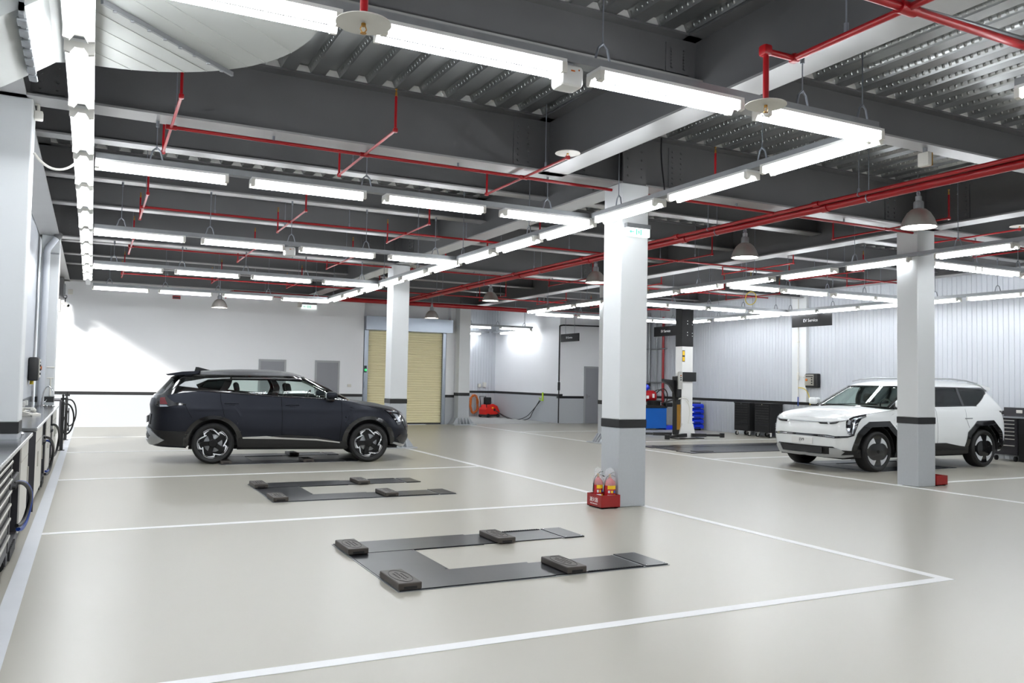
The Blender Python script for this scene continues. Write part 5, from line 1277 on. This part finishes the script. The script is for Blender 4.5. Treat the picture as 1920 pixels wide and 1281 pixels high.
def coil(x, y, z, rx, rz_, n, r, m, label, name):
    p = []
    for i in range(n*24): a = 2*PI*i/24; k = i/(n*24); p.append((x+rx*(.7+.3*k)*math.cos(a)+.03*math.sin(i*.7), y-.02-.05*k, z+rz_*(.9+.1*math.sin(i*.13))*math.sin(a)))
    tag(MB().tube(p, r, 8).cyl((x, y-.1, z+rz_*.98), (x, 31.695, z+rz_*.98), .012, n=8).build(name, m, smooth=.9), label, 'hose')
coil(14.2, 31.62, .52, .20, .40, 5, .018, 'orange', 'orange hose hung in a long coil on the alcove end wall', 'coiled_hose')
mb = MB(); mw = MB(); pts = [(13.98+.04*math.sin(i*.9)-.12*(1-i/40), 31.58, .10+.72*i/40) for i in range(41)]
for i in range(40): (mb if i % 4 < 2 else mw).tube(pts[i:i+2], .018, 8)
t = empty('striped_hose', (0, 0, 0), 0, 'red and white striped hose hanging left of the orange coil', 'hose'); mb.build('red_stripes', 'washer', t); mw.build('white_stripes', 'plastic', t); MB().cyl((13.88, 31.58, .04), (13.88, 31.58, .14), .05, n=12).build('nozzle', 'washer', t)
t = empty('hose_hook', (15.198, 27.5, .80), 0, 'lime green hook on the alcove side wall holding black cables', 'hook')
MB().box(-.02, -.001, -.05, .05, -.02, .30).tube([(-.02, 0, .02), (-.10, 0, .0), (-.12, 0, .06)], .014, 8).tube([(-.02, .1, .08), (-.08, .12, .06), (-.09, .12, .12)], .012, 8).build('hook', 'lime', t)
for k, (dy, s, lab) in enumerate(((0, .55, 'upper black cable sagging from the red washer to the lime hook'), (.1, .75, 'lower black cable sagging from the red washer to the lime hook'))):
    tag(MB().tube(bez((14.85, 31.0, .34), (14.95+.05*k, 30.0, -.12+.02*k), (14.95, 29.0-.6*k, -.10), (15.06, 28.4-.2*k, .20-.05*k), 16) + bez((15.06, 28.4-.2*k, .20-.05*k), (15.10, 28.1, .40), (15.12, 27.8, .62), (15.12, 27.52+dy, .80), 10)[1:], .014, 8).build('cable', 'black', smooth=.9), lab, 'cable')
tag(MB().rbox(14.62, 14.76, 31.60, 31.685, 1.22, 1.42, .01, 1).build('socket_box', 'plastic'), 'right white box of two on the alcove end wall', 'box'); tag(MB().rbox(14.40, 14.52, 31.62, 31.685, 1.22, 1.36, .01, 1).build('socket_box', 'plastic'), 'left white box of two on the alcove end wall', 'box')
tag(MB().cyl((15.16, YB-.05, .02), (15.16, YB-.05, 1.55), .022, n=10).cyl((15.16, YB-.05, 1.55), (15.16, YB-.05, 3.55), .028, n=10).tube([(15.16, YB-.05, 3.55), (15.3, YB-.05, 3.58), (17.6, YB-.05, 3.62)], .025, 8).rbox(15.12, 15.2, YB-.08, YB-.02, 1.2, 1.5, .01, 1).build('conduit', 'black'), 'black conduit up the alcove corner and along the rear wall', 'conduit')

# ------------------------------------------------------------------ right side: lift, tyre changer, chests, bench
t = empty('two_post_lift', (14.97, 18.85, 0), 0, 'tall black and white lift post before the ribbed right wall', 'car lift')
MB().box(-.20, .18, -.14, .14, .02, 2.58).prism([(-.30, .02), (.28, .02), (.18, .42), (-.20, .42)], -.18, .18).build('post', 'white', t)
MB().box(-.205, .185, -.145, .145, 2.58, 3.88).build('upper_cover', 'signblack', t)
mb = MB()
for z in (3.30, 3.22, 2.98, 2.90): mb.cyl((-.02, -.1455, z), (-.02, -.149, z), .014, n=8).cyl((.15, -.1455, z-.02), (.15, -.149, z-.02), .012, n=8)
mb.build('bolt_head', 'signwhite', t)
MB().box(-.45, .50, -.28, .28, 0, .02).build('base_plate', 'black', t)
MB().rbox(-.20, .26, -.21, -.142, 1.60, 1.86, .01, 1).rbox(-.36, -.205, -.16, .10, 1.15, 1.75, .02, 1).rbox(-.34, -.21, -.12, .10, .10, 1.10, .02, 1).build('carriage', 'black', t)
MB().prism([(-.28, 1.62), (-.78, 1.66), (-.78, 1.60), (-.55, 1.48), (-.40, 1.28), (-.34, 1.0), (-.25, 1.0)], -.06, .02).build('arm_bracket', 'black', t)
MB().box(-.36, -.22, -.20, -.161, 1.38, 1.86).build('control_panel', 'handle', t)
for z, m in ((1.76, 'orange'), (1.70, 'black'), (1.64, 'black')): MB().cyl((-.28, -.20, z), (-.28, -.215, z), .018, n=12).build('button', m, t)
MB().box(-.19, -.10, -.143, -.1405, 2.15, 2.47).build('warning_label', 'black', t); MB().box(-.18, -.11, -.145, -.143, 2.33, 2.45).build('label_face', 'yellow', t); MB().box(-.18, -.11, -.145, -.143, 2.17, 2.29).build('label_face', 'yellow', t)
for pts in (((-.1, -.2, .10), (-.6, -.45, .10), (-1.15, -.75, .10)), ((.1, -.2, .10), (.5, -.35, .10), (.95, -.5, .10)), ((-.1, .2, .10), (-.7, .5, .10), (-1.2, .9, .10))):
    a, b2, c = map(Vector, pts); MB().cyl(a, b2, .07, .06, n=4).cyl(b2, c, .045, n=4).cyl(c+Vector((0, 0, -.06)), c+Vector((0, 0, .06)), .07, n=14).build('swing_arm', 'black', t)
MB().tube(bez((-.05, -.15, 1.05), (.06, -.2, 1.0), (.10, -.2, .7), (-.02, -.16, .3), 12), .012, 8).tube(bez((-.3, -.13, 1.1), (-.1, -.2, 1.2), (.0, -.2, 1.1), (.03, -.15, 1.0), 8), .012, 8).build('hydraulic_hose', 'plastic', t)
MB().box(-.345, -.22, -.125, -.1205, .25, .95).build('label_panel', 'brass', t)
t = empty('tyre_changer', (16.55, 22.6, 0), 0, 'blue tyre changer with a red tank beside the two-post lift', 'tyre changer')
MB().rbox(-.45, .45, -.3, .3, .05, .72, .02, 2).build('cabinet', 'blue', t); MB().rbox(-.47, .47, -.32, .32, .72, .80, .02, 2).cyl((.1, -.05, .80), (.1, -.05, .92), .22, n=20).cyl((.1, -.05, .92), (.1, -.05, .96), .30, n=20).build('turntable', 'rubber', t)
MB().cyl((-.38, .0, 1.10), (.12, .0, 1.10), .19, n=20).cyl((-.42, 0, 1.10), (-.38, 0, 1.10), .12, .19, n=20).build('air_tank', 'red', t, smooth=.5); MB().box(-.3, -.2, -.197, -.185, 1.02, 1.12).box(-.06, .02, -.2, -.185, 1.05, 1.18).build('tank_label', 'signwhite', t)
MB().box(-.5, -.38, .12, .26, .8, 1.55).box(-.5, .1, .13, .25, 1.42, 1.52).cyl((.1, .0, .95), (.1, .0, 1.25), .03, n=10).build('post', 'black', t); MB().cyl((-.25, .1, 1.28), (-.05, .1, 1.42), .10, n=14).build('blue_motor', 'binblue', t)
MB().tube(bez((.1, -.2, 1.2), (.4, -.3, 1.6), (.6, -.3, 1.1), (.45, -.2, .85), 12), .018, 8).tube(bez((0, -.2, 1.25), (.3, -.3, 1.5), (.5, -.3, 1.0), (.3, -.2, .8), 12), .014, 8).build('hose', 'black', t); MB().tube([(.3, -.2, .86), (.75, -.35, 1.02), (1.0, -.4, 1.10)], .025, 8).rbox(.35, .62, -.4, -.2, .76, .90, .03, 2).build('helper_arm', 'black', t)
tag(MB().rbox(16.98, 17.55, 22.3, 22.9, .0, .14, .03, 2).build('wheel_roller', 'binblue'), 'low blue tray on the floor right of the tyre changer', 'tray')
# storage bins on the right wall
o = tag(MB().box(17.62, 18.14, 22.0, 22.04, .02, .92).box(17.62, 17.65, 21.96, 22.35, .0, .92).box(18.11, 18.14, 21.96, 22.35, .0, .92).build('bin_rack', 'cabdark'), 'dark frame holding five blue bins behind the lift post', 'rack')
for i in range(5):
    z = .06 + i*.165
    t = empty('storage_bin', (17.88, 21.999, z), 0, f'{["lowest", "second lowest", "middle", "second highest", "topmost"][i]} blue plastic bin of the rack behind the lift post', 'bin', 'blue storage bins')
    MB().prism([(-.20, .01), (-.001, .01), (-.001, .155), (-.14, .155), (-.20, .11)], -.25, .25, 'yz').build('tub', 'binblue', t); MB().rbox(-.11, .11, -.2045, -.2005, .03, .055, .0015, 1).build('grip', 'black', t); MB().box(-.24, -.17, -.2025, -.2005, .035, .075).build('label_card', 'signwhite', t)
def tool_chest(y, label, rz=0):
    t = empty('tool_chest', (17.93, y, 0), rz, label, 'tool chest', 'black tool chests'); hy = .325
    MB().rbox(-.24, .25, -hy, hy, .15, .97, .01, 1).rbox(-.255, .26, -hy-.012, hy+.012, .97, 1.0, .008, 1).build('carcass', 'signblack', t)
    zs_ = [.17, .37, .50, .575, .65, .725, .80, .875, .95]
    for a, c in zip(zs_, zs_[1:]):
        d_ = MB().box(-.256, -.2405, -hy+.03, hy-.05, a+.005, c-.005).build('drawer', 'signblack', t); MB().rbox(-.272, -.257, -hy+.05, hy-.07, c-.028, c-.014, .004, 1).build('drawer_handle', 'black', d_)
    MB().cyl((-.2565, 0, .965), (-.262, 0, .965), .012, n=10).build('lock', 'chrome', t)
    for sx in (-.18, .18):
        for sy in (-hy+.06, hy-.06):
            w_ = MB().cyl((sx, sy-.018, .06), (sx, sy+.018, .06), .06, n=18).build('caster_wheel', 'rubber', t, smooth=.5); MB().cyl((sx, sy-.02, .06), (sx, sy+.02, .06), .035, n=14).box(sx-.03, sx+.03, sy-.028, sy-.022, .05, .15).box(sx-.03, sx+.03, sy+.022, sy+.028, .05, .15).build('caster_fork', 'white', w_)
tool_chest(19.52, 'left of two black tool chests at the ribbed wall'); tool_chest(18.64, 'right of two black tool chests at the ribbed wall')
t = empty('wall_socket', (XR-.0015, 20.1, .84), 0, 'white socket with a cable on the grey wall left of the tool chests', 'socket'); MB().rbox(-.02, 0, -.04, .04, -.02, .12, .005, 1).build('plate', 'white', t); MB().tube([(-.01, 0, -.02), (-.012, 0, -.28), (-.02, .03, -.34)], .006, 6).rbox(-.05, -.001, -.10, -.02, -.38, -.30, .01, 1).build('cable', 'handle', t)
# workbench at the right edge
t = empty('workbench', (17.98, 10.75, 0), 0, 'dark workbench with pale drawer handles at the right edge', 'workbench')
MB().rbox(-.28, .30, -1.7, .95, .93, .97, .006, 1).build('bench_top', 'stainless', t); MB().box(.24, .30, -1.7, .95, .97, 1.15).build('back_panel', 'cabdark', t)
for y in (.60, .02, -.6): MB().rbox(.228, .24, y-.07, y+.07, 1.03, 1.10, .006, 1).build('socket_outlet', 'plastic', t)
for y0, y1 in ((.36, .93), (-.9, -.3)):
    MB().box(-.24, .24, y0, y1, .14, .925).build('drawer_carcass', 'cabdark', t)
    for a, c in zip([.16, .36, .50, .58, .66, .74, .82], [.36, .50, .58, .66, .74, .82, .90]):
        d_ = MB().box(-.256, -.2405, y0+.02, y1-.05, a+.004, c-.004).build('drawer', 'cabdark', t); MB().rbox(-.276, -.2565, y0+.04, y1-.06, c-.032, c-.012, .004, 1).build('drawer_handle', 'handle', d_)
    for sy in (y0+.07, y1-.07): MB().cyl((-.18, sy-.018, .055), (-.18, sy+.018, .055), .055, n=16).build('caster_wheel', 'rubber', t)
    MB().box(-.2, .2, y0+.04, y1-.04, .11, .14).build('base_frame', 'galv', t)
MB().box(-.22, .24, -.28, .34, .02, .92).build('dark_bay', 'black', t); MB().box(-.24, .26, -1.68, -.92, .02, .92).build('end_cabinet', 'cabdark', t)
# pipes in the rear right corner
for (x, y, r, m, z1, lab) in ((18.22, 24.15, .045, 'red', 3.9, 'red standing pipe in the rear right corner beside the tyre changer'), (18.23, 24.55, .025, 'galv', 3.9, 'thin pale standing pipe left of the red one in the rear corner'), (18.20, 24.95, .05, 'galv', 4.1, 'grey standing pipe, second from left in the rear corner'), (18.20, 25.4, .06, 'steel', 4.1, 'dark standing pipe, leftmost in the rear corner')):
    tag(MB().cyl((x, y, .0), (x, y, z1), r, n=12).build('standing_pipe', m, smooth=.6), lab, 'pipe')
t = empty('pipe_bracket', (XR-.002, 24.8, 1.55), 0, 'lower grey bracket holding the pipes in the rear right corner', 'bracket', 'pipe brackets'); MB().box(-.16, 0, -.8, .6, 0, .03).build('bar', 'galv', t)
dup(t, (XR-.002, 24.8, 2.75), 0, 'upper grey bracket holding the pipes in the rear right corner')
# yellow hose hoop and strap below the right bay ceiling
tag(MB().tube([(14.5, 15.7+.19*math.cos(a), 3.68+.16*math.sin(a)) for a in [i*PI/14 for i in range(28)]], .011, 8, closed=True).cyl((14.5, 15.7, 3.84), (14.5, 15.7, DECK_Z-.001), .006, n=6).build('hose_loop', 'yellowhose'), 'yellow hose hoop hanging below the right bay ceiling', 'hose')
tag(MB().cyl((13.0, 18.3, 3.55), (13.15, 18.1, 3.95), .014, n=8).cyl((13.15, 18.1, 3.95), (13.15, 18.1, DECK_Z), .005, n=6).build('strap', 'yellowhose'), 'yellow strap hanging at an angle left of the hose hoop', 'strap')
